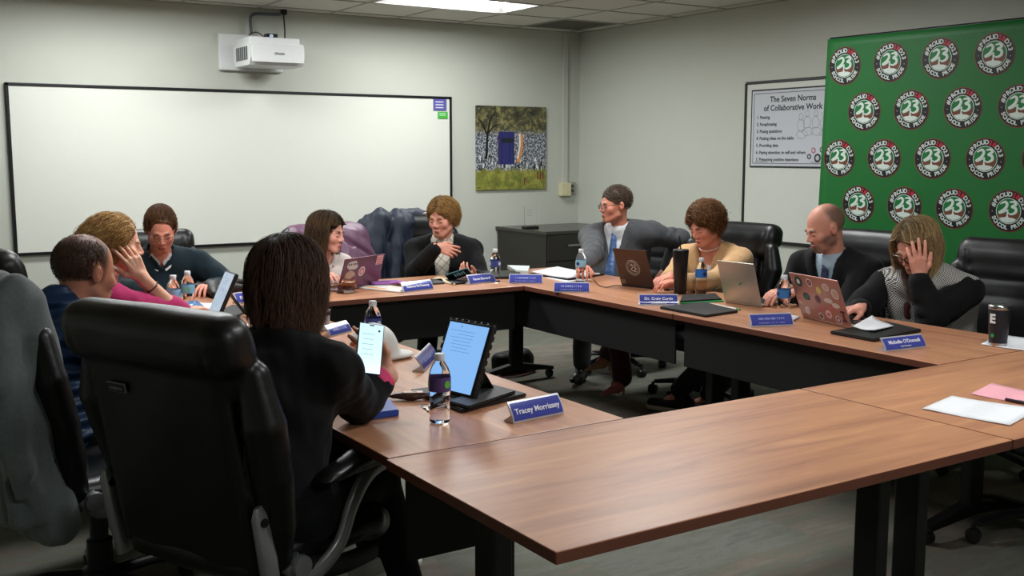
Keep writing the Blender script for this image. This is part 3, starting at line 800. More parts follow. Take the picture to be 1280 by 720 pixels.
def build_chair():
    r = empty('office_chair'); tag(r, 'x', 'chair', 'black leather executive chairs')
    link_mesh('backrest', CH_BACK, (), r); link_mesh('seat', CH_SEAT, (), r)
    g = MB(); B_ = T(bt(-.10, -.0345, .43)) @ RB @ RX(PI / 2) @ RY(0)
    g.box(bt(-.13, -.0325, .468), (.036, .003, .0135), RB, bev=.002, mi=0).box(bt(-.13, -.0358, .468), (.033, .0015, .0105), RB, mi=1)
    xf = T(bt(-.13, -.0375, .468)) @ RB @ RX(PI / 2)
    g.text('axabove', .016, xf, mi=2)
    g.build('maker_badge', [mat('badge_rim', '#77777a', rough=.4), m_black, mat('badge_letter', '#8a8a8a', rough=.5)], r)
    for s in (-1, 1):
        a = MB()
        pts = catmull([(s * .285, -.17, .47), (s * .305, -.12, .42), (s * .315, -.02, .47), (s * .318, .04, .575), (s * .312, .12, .645), (s * .305, .24, .668)], 6)
        a.tube(pts, [.034 - .010 * math.sin(i / (len(pts) - 1) * PI) for i in range(len(pts))], 10, flat=.55, up=(1, 0, 0))
        a.tube(catmull([(s * .305, -.16, .455), (s * .30, .0, .41), (s * .29, .16, .40)], 5), .03, 8, flat=.4, up=(1, 0, 0), mi=1)
        a.lathe([(.03, -.012), (.033, 0), (.03, .012)], 16, xf=T(s * .306, -.15, .455) @ RY(PI / 2))
        o = a.build('armrest', [m_sil, m_dk], r, smooth=True, angle=60)
        p = SDF((s * .31 - .07, -.10, .62), (s * .31 + .07, .32, .74), .007)
        p.chain([(s * .31, -.03, .672), (s * .31, .08, .692), (s * .308, .24, .688)], [.036, .040, .036], k=.01, sq=(1, 1, .52))
        p.cone((s * .31, -.05, .662), (s * .308, .27, .672), .034, .036, k=.006, sq=(1, 1, .3))
        sdf_obj('arm_pad', p, m_lea, o)
        b = MB(); q = [bt(s * .292, -.02, .04), bt(s * .292, -.02, .20)]
        b.tube([bt(s * .292, -.01, -.06), bt(s * .296, -.01, .04), bt(s * .297, -.01, .17), bt(s * .297, -.01, .195)], [.028, .030, .026, .012], 10, flat=.5, up=(1, 0, 0))
        b.lathe([(.011, -.018), (.011, .018)], 12, xf=T(bt(s * .297, -.01, .155)) @ RY(PI / 2), mi=1)
        b.build('back_bracket', [m_sil, m_black], r, smooth=True, angle=60)
    MB().box((0, -.02, .392), (.13, .15, .022), bev=.01).tube([(.1, .05, .39), (.27, .08, .38)], .006, 8).build('tilt_mechanism', m_dk, r)
    MB().lathe([(.042, .10), (.042, .22), (.030, .225), (.030, .39)], 18).build('gas_column', m_dk, r, smooth=True)
    b = MB(); b.lathe([(.05, .055), (.06, .075), (.058, .12), (.045, .125)], 20)
    for k in range(5):
        a = 2 * PI * k / 5 + .3; d = Vector((math.cos(a), math.sin(a), 0))
        b.tube([d * .03 + Vector((0, 0, .095)), d * .17 + Vector((0, 0, .098)), d * .30 + Vector((0, 0, .078))], [.034, .030, .022], 8, flat=.6, up=(0, 0, 1))
    base = b.build('star_base', m_dk, r, smooth=True, angle=50)
    for k in range(5):
        a = 2 * PI * k / 5 + .3; d = Vector((math.cos(a), math.sin(a), 0)) * .315; ca = a + .8 * (k % 3)
        c = MB(); xf = T(d.x, d.y, .029) @ RZ(ca)
        for s in (-1, 1): c.lathe([(.006, s * .008), (.026, s * .009), (.029, s * .014), (.026, s * .024), (.012, s * .026)], 18, xf=xf @ RY(PI / 2))
        c.lathe([(.030, -.008), (.030, .008)], 18, xf=xf @ T(0, 0, .003) @ RY(PI / 2)); c.tube([(d.x, d.y, .05), (d.x, d.y, .075)], .008, 8)
        c.build('caster', m_dk, r, smooth=True, angle=45)
    return r
chair0 = build_chair(); used = [False]
def place_chair(x, y, face_deg, label, drop=0):
    """face_deg: direction the sitter faces, 0 = +X (right wall), 90 = back wall"""
    r = copy_tree(chair0) if used[0] else chair0; used[0] = True
    r.location = (x, y, 0)
    if drop:
        for c in r.children:
            if c.name.split('.')[0] not in ('star_base', 'caster'): c.location.z -= drop
    r.rotation_euler = (0, 0, math.radians(face_deg - 90)); r['label'] = label
    return r
bpy.context.view_layer.update()
CH = {}
CH['D'] = place_chair(.97, 2.84, 24, 'nearest black leather executive chair, its back to the camera with an oval badge')
for c in CH['D'].children:
    if c.name.startswith('backrest'): c.scale = (1.13, 1, 1.02)
CH['A'] = place_chair(.69, 3.66, 14, 'black leather office chair under the draped dark grey coat')
CH['B'] = place_chair(.86, 4.86, 8, 'black leather office chair behind the curly blonde woman in pink')
CH['C'] = place_chair(1.56, 6.42, -97, 'black leather office chair behind the man in the dark zip pullover', .09)
CH['E'] = place_chair(2.86, 6.42, -84, 'black leather office chair under the mauve quilted coat', .11)
CH['F'] = place_chair(3.46, 6.50, -100, 'black leather office chair holding the navy coat against the back wall', 0.04)
CH['G'] = place_chair(4.62, 5.80, 190, 'black leather office chair under the man in the grey suit', 0.15)
CH['H'] = place_chair(4.47, 4.80, 190, 'black leather office chair behind the woman in the tan cardigan', 0.05)
CH['I'] = place_chair(4.60, 3.93, 188, 'black leather office chair behind the bald man in the black suit', 0.05)
CH['J'] = place_chair(4.66, 3.03, 186, 'black leather office chair behind the woman in the houndstooth vest', 0.05)
CH['K'] = place_chair(3.98, 2.30, 165, 'empty office chair pushed under the table at the lower right')
# ================================================================== things on the tables
ZT = TZ + .0002
m_paper = mat('white_paper', '#dcdde0', rough=.8); m_pinkp = mat('pink_paper', '#e0a0aa', rough=.8)
m_blk = mat('matte_black_cover', '#131415', rough=.5, bump=.2); m_alu = mat('brushed_aluminium', '#b5b0a6', rough=.35, metal=.85)
m_scr = mat('lit_tablet_screen', '#0a0d14', rough=.12, emit='#86b8f0', estr=.75); m_scr2 = mat('lit_phone_screen', '#0a0d14', rough=.12, emit='#c4ecf5', estr=.95)
m_ink = mat('dark_ink', '#23262c', rough=.6); m_key = mat('keyboard_black', '#101113', rough=.5)

def quad_slab(mb, px, th, z=ZT, mi=0, bev=.0, lift=None):
    """flat sheet or slab lying on a surface; px are the four corners as seen on that surface"""
    P = [atz(u, v, z) for u, v in px]
    mb.prism([(p.x, p.y) for p in P], z + .0004, z + th, mi=mi); return P
def centre(P): return sum((p for p in P), Vector()) / len(P)
def flat_thing(name, px, th, m, label, cat, z=ZT, group=None, extra=None, part='cover', bev=.002, ripple=0):
    P = [atz(u, v, z) for u, v in px]; c = centre(P); r = empty(name, (c.x, c.y, z), 0, label, cat, group)
    g = MB(); loc = [(p.x - c.x, p.y - c.y) for p in P]
    if ripple:
        def fn(u, v):
            a = Vector(loc[0]).lerp(Vector(loc[1]), u); b_ = Vector(loc[3]).lerp(Vector(loc[2]), u); q = a.lerp(b_, v)
            return (q.x, q.y, th + ripple * (.5 + .5 * math.sin(3.1 * u + 1.3 * v)) * (abs(2 * u - 1) ** 2) + .0006)
        g.grid(fn, 10, 6); o = g.build(part, m, r, smooth=True); md = o.modifiers.new('t', 'SOLIDIFY'); md.thickness = th; md.offset = -1
    else:
        bm = bmesh.new(); vs = [bm.verts.new((x, y, 0.0003)) for x, y in loc]; f = bm.faces.new(vs); f.normal_update()
        e = bmesh.ops.extrude_face_region(bm, geom=[f]); [setattr(v.co, 'z', th) for v in e['geom'] if isinstance(v, bmesh.types.BMVert)]
        if bev and th > .004: bmesh.ops.bevel(bm, geom=list(bm.edges), offset=min(bev, th * .4), segments=2, affect='EDGES')
        bmesh.ops.recalc_face_normals(bm, faces=bm.faces); me = bpy.data.meshes.new(part); bm.to_mesh(me); bm.free(); link_mesh(part, me, m, r)
    if extra: extra(r, loc, th)
    return r
def bil(loc, u, v):
    a = Vector(loc[0]).lerp(Vector(loc[1]), u); b_ = Vector(loc[3]).lerp(Vector(loc[2]), u); return a.lerp(b_, v)
def lines(rows, m=m_ink, u0=.12, u1=.88, name='printed_lines', w=.0008):
    def fn(r, loc, th):
        g = MB(); rr_ = random.Random(len(loc) + rows)
        for k in range(rows):
            v = .12 + .76 * k / max(1, rows - 1); a, b_ = bil(loc, u0, v), bil(loc, u0 + (u1 - u0) * rr_.uniform(.6, 1), v); d = (b_ - a).normalized(); n = Vector((-d.y, d.x)) * w
            g.add([(*(a + n), th + .0009), (*(a - n), th + .0009), (*(b_ - n), th + .0009), (*(b_ + n), th + .0009)], [(0, 1, 2, 3)])
        g.build(name, m, r)
    return fn

# ---- name plates: curved aluminium wedges with a blue insert
m_blue = mat('nameplate_blue', '#434b9e', rough=.12, coat=.6); m_plate = mat('nameplate_rim', '#c9c9cf', rough=.28, metal=.3)
m_plw = mat('nameplate_letter', '#e8e9f2', rough=.4)
def nameplate(pl, pr_, label, lines_, h=.052, z=ZT, size=.022, sub=None, back=.030, w=None):
    A, B_ = atz(*pl, z), atz(*pr_, z); c = (A + B_) / 2; d = B_ - A; W = w or d.length
    r = empty('nameplate', (c.x, c.y, z), math.atan2(d.y, d.x), label, 'name plate', 'name plates on the tables')
    n = 8
    def prof(t): return (back * (t ** 1.5), .003 + h * t)        # y (away from the reader), z
    P = [prof(i / n) for i in range(n + 1)]
    g = MB(); ring = [(y, z_) for y, z_ in P] + [(y + .0035, z_) for y, z_ in P[::-1]]
    ring = [(y, z_) for y, z_ in P] + [(P[-1][0] + .004, P[-1][1])] + [(y + .006, max(.001, z_ - .001)) for y, z_ in P[-2:2:-1]] + [(back + .012, .004), (back + .014, .0005), (.0, .0005)]
    g.prism(ring, -W / 2, W / 2, 'x'); g.build('holder', m_plate, r)
    g = MB(); g.grid(lambda u, v: (-W / 2 + .004 + u * (W - .008), prof(.07 + v * .86)[0] - .0012, prof(.07 + v * .86)[1]), 2, n); ob = g.build('blue_insert', m_blue, r, smooth=True)
    g = MB()
    def at(t): y, z_ = prof(t); y2, z2 = prof(t + .05); a = math.atan2(z2 - z_, y2 - y); return T(0, y - .0022, z_) @ RX(a)
    L_ = [(lines_, .60 if sub else .5, size)] + ([(sub, .26, size * .42)] if isinstance(sub, str) else [(q, .34 - .16 * k, size * .40) for k, q in enumerate(sub or [])])
    rq = random.Random(int(W * 1e4))
    for s_, t, sz in L_:
        if s_.startswith('~'):                       # too blurred in the photo to read: uneven pale strokes
            x = -W * .3
            while x < W * .3:
                wd = rq.uniform(.002, .005); g.box((x, 0, 0), (wd * .5, sz * .22 * rq.uniform(.7, 1.2), .0003)) if False else g.add([at(t) @ Vector((x + a * wd, b_ * sz * .3 * rq.uniform(.8, 1.1), .0004)) for a, b_ in ((-.5, -1), (.5, -1), (.5, 1), (-.5, 1))], [(0, 1, 2, 3)]); x += wd + rq.choice((.0012, .0012, .006))
        else: g.text(s_, sz, at(t), depth=.0003, bold=.0004 if sz > .012 else 0)
    g.build('lettering', mat('blurred_lettering', '#8d93cc', rough=.4) if lines_ == '~' else m_plw, r); return r
nameplate((642, 530), (705, 517), 'blue name plate reading Tracey Morrissey nearest the camera', 'Tracey Morrissey', h=.055, size=.024)
nameplate((1107, 440), (1158, 434), "blue name plate reading Michelle O'Donnell in front of the black portfolio", "Michelle O'Donnell", sub='Superintendent', h=.048, size=.022)
nameplate((939, 409), (992, 407), 'blue name plate beside the pink stickered laptop, glare across its top', '~', sub='~', size=.019)
nameplate((799, 382), (848, 382), 'blue name plate reading Dr. Craig Curtis beside the black folders', 'Dr. Craig Curtis', sub=['Assistant Superintendent for', 'Teaching and Learning'], size=.022)
nameplate((692, 365.5), (737, 366), 'pale glaring name plate in front of the open binder', '~', size=.022, sub='~')
nameplate((636, 354.5), (678, 355), 'blue name plate at the inner corner of the back and right tables', '~', size=.020, sub='~')
nameplate((587, 356), (620, 352.5), 'blue name plate reading Karen Bernardi in front of the woman in black', 'Karen Bernardi', size=.022)
nameplate((505, 366), (542, 361.5), 'blue name plate reading Rebecca McChesney beside the white papers', 'Rebecca McChesney', size=.020)
nameplate((296, 380), (330, 376), 'blue name plate partly hidden behind the dark bob hair', 'Dr. Nguyen', size=.024)
nameplate((415, 421), (438, 415), 'white and blue name plate beside the white cup', '~', size=.022, h=.045, w=.16)
nameplate((530, 465), (547, 446), 'grey backed name plate turned sideways beside the rugged tablet', '~', size=.022, h=.05)

# ---- water bottles
m_pet = mat('clear_bottle_water', '#ffffff', rough=.03, trans=1., ior=1.2); m_cap = mat('white_bottle_cap', '#d6d8dc', rough=.4)
def bottle(u, v, label, col1, col2, hgt=.205, z=ZT, r=.0315):
    p = atz(u, v, z); o = empty('water_bottle', (p.x, p.y, z), rng.uniform(0, 6), label, 'bottle', 'clear plastic water bottles')
    k = hgt / .205
    prof = [(.004, .004), (.022, .001), (.030, .004), (.0315, .012), (.0295, .020), (.031, .028), (.029, .036), (.031, .045), (.0285, .054), (.031, .064), (.029, .074), (.0315, .085), (.0315, .1), (.0315, .135), (.031, .142), (.027, .158), (.018, .176), (.0125, .184), (.0125, .19)]
    MB().lathe([(a * r / .0315, b_ * k) for a, b_ in prof], 24).build('bottle_body', m_pet, o, smooth=True, angle=60)
    MB().lathe([(.0322 * r / .0315, .095 * k), (.0325 * r / .0315, .097 * k), (.0325 * r / .0315, .134 * k), (.0322 * r / .0315, .136 * k)], 24, cap=False).build('label', mat('label_' + col1, col1, rough=.35), o, smooth=True)
    g = MB()
    for a in (0, PI * .66, PI * 1.33): g.lathe([(.011, 0), (.011, .0008)], 16, xf=RZ(a) @ T(.0322 * r / .0315, 0, .116 * k) @ RY(PI / 2))
    g.build('label_emblem', mat('emblem_' + col2, col2, rough=.35), o)
    MB().lathe([(.0145, .183 * k), (.0150, .185 * k), (.0150, .199 * k), (.013, .203 * k), (.0, .204 * k)], 20).build('cap', m_cap, o, smooth=True, angle=50)
    return o
bottle(550, 528, 'nearest clear water bottle with purple and green label beside the rugged tablet', '#55407e', '#5fae48', .205)
bottle(467, 440, 'water bottle standing behind the white cap and the held phone', '#3b3f7a', '#a8b4d0')
bottle(218, 397, 'left of the two water bottles in front of the man in the dark pullover', '#8fb2d2', '#4a8fc0')
bottle(236, 390, 'right and farther of the two water bottles before the dark pullover', '#7fb8d8', '#6fc08a')
bottle(619, 353, 'water bottle behind the name plate reading Karen Bernardi', '#3c4a86', '#c0c6de')
bottle(726, 353, 'water bottle in front of the grey suited man beside the open binder', '#8fc0d8', '#26356a')
bottle(876, 368, 'water bottle between the black tumbler and the silver laptop', '#2f6fc0', '#16346c')
bottle(979, 397, 'water bottle beside the pink stickered laptop', '#3a6fa8', '#1d3560')

# ---- laptops
def laptop(hl, hr, label, m_lid, m_base, lid_deg=105, depth=.215, height=.21, decor=None, flip=False, z=ZT):
    """hl, hr: ends of the hinge seen from behind the lid; the base reaches away from there"""
    A, B_ = atz(*hl, z), atz(*hr, z); d = B_ - A; W = d.length; c = (A + B_) / 2; a = math.atan2(d.y, d.x)
    r = empty('laptop', (c.x, c.y, z), a, label, 'laptop')
    MB().box((0, depth / 2, .008), (W / 2, depth / 2, .0065), bev=.004).build('base', m_base, r)
    g = MB()
    for row in range(5):
        for k in range(13): g.box((-W * .42 + k * W * .84 / 12, .045 + row * .019, .0152), (W * .026, .0075, .0008))
    g.build('keyboard', m_key, r); MB().box((0, depth * .78, .0149), (W * .17, depth * .15, .0006)).build('trackpad', m_key, r)
    t = math.radians(lid_deg - 90); X = T(0, .0, .012) @ RX(t)
    lid = MB().box((0, 0, height / 2), (W / 2, .0032, height / 2), bev=.0028).build('lid', m_lid, r); lid.matrix_local = X
    scr = MB().box((0, .0042, height / 2), (W / 2 - .008, .0006, height / 2 - .010)).build('screen', mat('laptop_screen', '#0b0e14', rough=.15, emit='#b8c8e0', estr=.35), lid)
    if decor: decor(lid, W, height)
    return r
Rb = RX(PI / 2)      # text on the lid's back, read from behind
def sticker(g, x, z, rx, rz, mi, seed=0, y=-.0038):
    r_ = random.Random(seed); P = []
    for k in range(16):
        a = 2 * PI * k / 16; P.append((x + rx * math.cos(a) * (1 if seed == 0 else r_.uniform(.75, 1.1)), z + rz * math.sin(a) * (1 if seed == 0 else r_.uniform(.75, 1.1))))
    g.prism(P, y, y - .0004, 'y', mi=mi)
SM = [mat('sticker_' + c, c, rough=.45) for c in ('#cfc8c6', '#1d1d22', '#2b6b52', '#b9606a', '#d2c06a', '#e3a9ae', '#5a2a4a', '#7a5a46', '#2c3c50', '#c4a08e')]
def st_multi(g, x, z, r, cols, ysq=1):
    for k, c in enumerate(cols): sticker(g, x, z, r * (1 - .28 * k), r * ysq * (1 - .28 * k), c, 0, -.0038 - .0004 * k)
def dec_pink(l, W, H):
    g = MB(); st_multi(g, -W * .33, H * .83, .026, (1, 2, 0), 1); st_multi(g, -W * .10, H * .84, .021, (0, 6, 3)); st_multi(g, W * .06, H * .70, .018, (4,)); st_multi(g, W * .22, H * .80, .024, (0, 9), .8); st_multi(g, W * .38, H * .68, .026, (0, 9))
    sticker(g, -W * .25, H * .50, .026, .022, 8, 3); sticker(g, -W * .25, H * .50, .016, .012, 2, 5, -.0042); st_multi(g, -W * .02, H * .49, .022, (7, 6)); sticker(g, W * .20, H * .50, .034, .015, 0, 7); sticker(g, W * .33, H * .42, .03, .014, 0, 9)
    sticker(g, -W * .0, H * .28, .032, .009, 3, 4); st_multi(g, -W * .32, H * .16, .019, (0, 9)); st_multi(g, -W * .05, H * .10, .018, (0, 7)); st_multi(g, W * .12, H * .18, .022, (5, 0, 3)); st_multi(g, W * .30, H * .10, .022, (0, 6, 5)); sticker(g, W * .22, H * .34, .018, .014, 3, 8); sticker(g, -W * .43, H * .33, .016, .012, 9, 12)
    for dx, dz, a, b_ in ((0, 0, .006, .024), (0, .022, .016, .005), (0, -.022, .016, .005)): g.box((W * .42 + dx, -.0042, H * .20 + dz), (a, .0004, b_), mi=6)
    g.build('stickers', SM, l)
def dec_maroon(l, W, H):
    g = MB(); sticker(g, -W * .28, H * .76, .055, .030, 0, 3); sticker(g, -W * .30, H * .45, .05, .026, 9, 6); st_multi(g, -W * .02, H * .52, .030, (0, 3, 5)); g.box((W * .38, -.0040, H * .82), (.030, .0003, .028), mi=5)
    for k in range(6): sticker(g, -W * .42 + k * .018, H * .80, .006, .006, (3, 1, 8, 3, 1, 8)[k], 0, -.0044)
    for k in range(4): g.box((W * .38, -.0045, H * .90 - k * .012), (.022, .0003, .003), mi=3)
    g.build('stickers', SM, l)
def dec_seal(l, W, H):
    g = MB(); m1 = mat('seal_ring', '#b3aaa0', rough=.4, metal=.3)
    for r0, w_ in ((.048, .0012), (.035, .0010)): g.tube([(.0 + r0 * math.cos(a), -.0042, H * .50 + r0 * math.sin(a)) for a in np.linspace(0, 2 * PI, 32, endpoint=False)], w_, 5, closed=True)
    for k in range(28):
        a = 2 * PI * k / 28; g.box((.0415 * math.cos(a), -.0040, H * .5 + .0415 * math.sin(a)), (.0028, .0004, .0012), rot=RY(-a))
    g.tube(catmull([(-.018, -.0042, H * .5 + .012), (-.006, -.0042, H * .5 + .022), (-.002, -.0042, H * .5 + .004), (-.016, -.0042, H * .5 - .01), (.0, -.0042, H * .5 - .02), (.02, -.0042, H * .5 - .022)], 5), .0034, 6, flat=.3, up=(0, 1, 0))
    g.tube(catmull([(.008, -.0042, H * .5 + .022), (.020, -.0042, H * .5 + .014), (.010, -.0042, H * .5 + .004), (.022, -.0042, H * .5 - .004), (.006, -.0042, H * .5 - .014)], 5), .0034, 6, flat=.3, up=(0, 1, 0))
    g.build('round_seal', m1, l); MB().box((-W * .40, -.004, H * .09), (.014, .0005, .014)).build('service_sticker', SM[7], l)
def dec_silver(l, W, H): MB().box((.01, -.004, H * .48), (.012, .0005, .004), rot=RY(-.6), bev=.0003).box((.014, -.0046, H * .485), (.005, .0004, .004), rot=RY(-.6)).build('green_sticker', [mat('sticker_green', '#3f8f3a')], l)
laptop((422, 365), (472, 356), 'maroon laptop covered in stickers in front of the woman in cream', mat('maroon_shell', '#6d4156', rough=.35, metal=.3), mat('maroon_base', '#8b7078', rough=.4), 108, decor=dec_maroon, height=.185)
laptop((777, 357.5), (818, 362), 'dark brown laptop with a round 23 seal on its lid', mat('bronze_shell', '#4b3a30', rough=.3, metal=.5), m_blk, 112, height=.235, decor=dec_seal, depth=.20)
laptop((906, 378), (952, 384.5), 'silver laptop with a small green sticker in front of the bald man', m_alu, m_alu, 108, height=.225, decor=dec_silver)
laptop((1003, 397), (1064, 411.5), 'rose gold laptop crowded with round stickers', mat('rose_gold_shell', '#a8776a', rough=.35, metal=.35), mat('rose_gold_base', '#b58a7d', rough=.35, metal=.35), 112, height=.225, decor=dec_pink)

# ---- tablets
def tablet(bl, br, h, tilt, label, z, rugged=True, W=None, m_s=None, decor=None):
    A, B_ = atz(*bl, z), atz(*br, z); d = B_ - A; W = W or d.length; c = (A + B_) / 2; a = math.atan2(d.y, d.x)
    r = empty('tablet', (c.x, c.y, z), a, label, 'tablet'); X = T(0, .012, .003) @ RX(-math.radians(tilt))
    e = .014 if rugged else .008; g = MB().box((0, .004, h / 2), (W / 2, .010, h / 2), bev=.009)
    if rugged:
        for s in (-1, 1):
            for k in range(9): g.box((s * W / 2, .004, h * .08 + k * h * .105), (.0005, .0100, .008), bev=.0004)
        for k in range(7): g.box((-W * .42 + k * W * .14, .004, h), (.012, .0100, .0005), bev=.0004)
    cs = g.build('case', m_blk, r); cs.matrix_local = X
    s_ = MB().box((0, -.0068, h / 2), (W / 2 - e, .0006, h / 2 - e)).build('screen', m_s or m_scr, cs)
    g = MB(); r_ = random.Random(2)
    for k in range(7): g.box((-.1 * W * r_.random(), -.0076, h * (.84 - .045 * k)), (W * (.16 + .12 * r_.random()), .0002, .0007))
    g.box((-W * .14, -.0077, h * .90), (.003, .0002, .003)); g.build('screen_text', mat('screen_text', '#0a0d14', rough=.5, emit='#5a86ba', estr=.7), s_)
    sd = MB().box((0, .125, .060), (W * .18, .0025, .075), rot=RX(math.radians(35)), bev=.002).build('kick_stand', m_blk, r)
    return r
fol = [(512, 491), (577, 517), (659, 496), (600, 480)]
fo = flat_thing('tablet_folio', fol, .012, m_blk, 'black folio cover lying open beneath the rugged tablet', 'tablet cover', bev=.004,
    extra=lambda r, loc, th: MB().box((*bil(loc, .9, .80), th + .0006), (.016, .004, .0006), rot=RZ(.2)).build('metal_label', m_alu, r))
flat_thing('tablet_folio', [(560, 505), (586, 512), (645, 492), (615, 484)], .010, m_blk, 'upper flap of the black folio behind the rugged tablet', 'tablet cover', z=ZT + .0125, bev=.003)
tablet((533, 489), (588, 503), .245, 22, 'black rugged tablet with a glowing blue screen on the near table', ZT + .0125)
flat_thing('tablet_folio', [(262, 396), (286, 402), (318, 386), (290, 383)], .010, m_blk, 'flat black case under the small tablet at far left', 'tablet cover', bev=.003)
m_scr3 = mat('pale_tablet_screen', '#10141a', rough=.12, emit='#aebccb', estr=.75)
tablet((256, 393), (271, 400), .225, 25, 'small tablet with pale screen on a stand at the far left table', ZT + .0105, rugged=False, W=.165, m_s=m_scr3)
# ---- phones
def phone(M, label, m_case, m_s, name='phone', h=.150, w=.073):
    r = empty(name, (0, 0, 0), 0, label, 'phone'); r.matrix_world = M
    MB().box((0, 0, 0), (w / 2, .0048, h / 2), bev=.0045).build('case', m_case, r)
    s_ = MB().box((0, -.0050, 0), (w / 2 - .003, .0004, h / 2 - .003), bev=.0003).build('screen', m_s, r)
    g = MB().box((0, -.0055, h * .455), (.007, .0003, .0018)).box((w * .30, -.0055, h * .36), (.003, .0003, .003)); g.build('screen_notch', m_black, r)
    g = MB()
    for k in range(5): g.box((-.008, -.0054, h * (.28 - k * .10)), (.018 - .003 * (k % 2), .0002, .0009))
    g.build('screen_text', mat('grey_text', '#0a0d14', emit='#8fb4c0', estr=.8), r); return r
pD = CP + ray(462, 436) * (3.06 / ray(462, 436).dot(FW))
phone(T(pD) @ RZ(math.radians(-14)) @ RY(math.radians(11)) @ RX(-math.radians(22)), 'dark blue phone with a bright screen held by the woman in black', mat('navy_phone_case', '#1c2246', rough=.4), m_scr2, h=.150, w=.076)
pF = CP + ray(573, 343) * (6.42 / ray(573, 343).dot(FW))
phone(T(pF) @ RZ(math.radians(-25)) @ RX(math.radians(50)) @ RY(math.radians(60)), 'teal phone held by the woman in the black cardigan', mat('teal_phone_case', '#2f5f68', rough=.4), m_black)
pB = atz(249, 386, ZT + .02)
phone(T(pB) @ RZ(.35) @ RX(-1.15), 'dark phone lying near the hand of the blonde woman', mat('grey_phone_case', '#26282c', rough=.4), mat('phone_screen_blue', '#0c1020', rough=.1, emit='#7ea4dc', estr=.55))

# ---- paper and folders
flat_thing('paper_sheets', [(1153, 512), (1262, 533), (1300, 512), (1190, 497)], .002, m_paper, 'stack of white printed sheets on the front right table', 'papers', ripple=.004, extra=lines(9, m=mat('pale_print', '#8f96a6'), w=.0006), part='sheet')
flat_thing('paper_sheet', [(1213, 493), (1275, 505), (1310, 495), (1240, 480)], .0012, m_pinkp, 'pink sheet of paper beyond the white sheets', 'paper', ripple=.002, extra=lines(5, m=mat('pink_print', '#b9707e'), w=.0006), part='sheet')
pn = empty('pen', (*atz(1273, 502, ZT).xy, ZT + .006), 0, 'dark pen lying on the pink sheet', 'pen'); a_, b_ = atz(1257, 499, ZT + .006), atz(1292, 506, ZT + .006)
g = MB(); o_ = pn.location; g.tube([a_ - o_, (a_ * .15 + b_ * .85) - o_], .0048, 10); g.build('barrel', mat('plum_plastic', '#2e2633', rough=.3), pn); g = MB(); g.tube([(a_ * .55 + b_ * .45) - o_ + Vector((0, 0, .005)), (a_ * .2 + b_ * .8) - o_ + Vector((0, 0, .005))], .0015, 6); g.build('clip', m_alu, pn)
flat_thing('paper_sheets', [(1226, 431), (1290, 440), (1300, 425), (1250, 419)], .002, m_paper, 'white papers beside the navy tumbler', 'papers', ripple=.003, part='sheet')
flat_thing('portfolio', [(1037, 417.5), (1093, 428), (1152, 415), (1108, 405)], .014, m_blk, 'black portfolio in front of the woman in the houndstooth vest', 'portfolio', bev=.004,
    extra=lambda r, loc, th: (lambda g: g.build('edge_stitching', mat('grey_stitch', '#3a3a3c'), r))(MB().tube([(*bil(loc, .03, .05), th), (*bil(loc, .97, .05), th), (*bil(loc, .97, .95), th), (*bil(loc, .03, .95), th)], .0008, 4, closed=True)))
flat_thing('folded_paper', [(1066, 411), (1092, 416), (1117, 409), (1090, 399)], .003, m_paper, 'white folded paper lying on the black portfolio', 'paper', z=ZT + .0145, ripple=.012, part='sheet')
flat_thing('portfolio', [(824, 386), (882, 397), (923, 391), (880, 379.5)], .012, m_blk, 'black portfolio crossing the joint of the right tables', 'portfolio', bev=.004, extra=lambda r, loc, th: MB().box((*bil(loc, .5, .5), -.0 + .0065), (.001, .001, .001)).build('clasp', m_blk, r))
flat_thing('folder', [(849, 380), (905, 377.5), (897, 370), (852, 372)], .006, mat('green_folder', '#1f8f4a', rough=.5), 'green folder under a black one beside the name plate', 'folder')
flat_thing('folder', [(850, 378), (902, 375), (894, 368), (853, 370)], .008, m_blk, 'black folder stacked on the green folder', 'folder', z=ZT + .0065)
g = MB(); a_, b_ = atz(884, 379, ZT + .006), atz(925, 387, ZT + .006); pn = empty('pen', a_, 0, 'white pen behind the black portfolio', 'pen'); g.tube([Vector((0, 0, 0)), (b_ - a_) * .9], .0042, 8); g.build('barrel', m_white, pn); g = MB(); g.tube([(b_ - a_) * .9, (b_ - a_)], .0046, 8); g.build('tip', mat('green_plastic', '#2c8a4a'), pn)
flat_thing('binder', [(662, 343), (711, 351), (756, 344), (700, 337)], .010, m_blk, 'open black binder before the man in the grey suit', 'binder', bev=.003)
flat_thing('paper_sheets', [(665, 341.5), (710, 349), (750, 343), (697, 336)], .008, m_paper, 'thick pile of white pages on the open binder', 'papers', z=ZT + .0105, ripple=.008, extra=lines(6, m=mat('pale_print', '#8f96a6')), part='sheet')
flat_thing('paper_sheet', [(681, 347), (707, 353), (740, 349.5), (715, 345)], .001, m_paper, 'single white sheet slipped under the binder', 'paper', z=ZT - .0003, ripple=.001, part='sheet')
flat_thing('tissue_box', [(645, 343), (660, 343.5), (662, 337), (634, 336)], .026, mat('pale_card', '#c9cfcd', rough=.6), 'small pale box beside the binder', 'box', part='carton')
flat_thing('closed_laptop', [(590, 350), (645, 348.5), (652, 341), (592, 341.5)], .016, mat('black_shell', '#15171a', rough=.3), 'closed black laptop in front of the woman in black', 'laptop', part='shell')
flat_thing('notebook', [(565, 356.5), (592, 354), (586, 349), (556, 351)], .012, m_blk, 'black notebook under the hand of the woman in the cardigan', 'notebook')
flat_thing('book', [(540, 350.5), (568, 357), (573, 353.5), (548, 347)], .010, mat('cream_pages', '#cdbf9e', rough=.7), 'cream book beside the black notebook', 'book')
flat_thing('paper_sheets', [(497, 357), (520, 358), (522, 352), (498, 353)], .003, m_paper, 'small white papers behind the Rebecca McChesney plate', 'papers', ripple=.004, part='sheet')
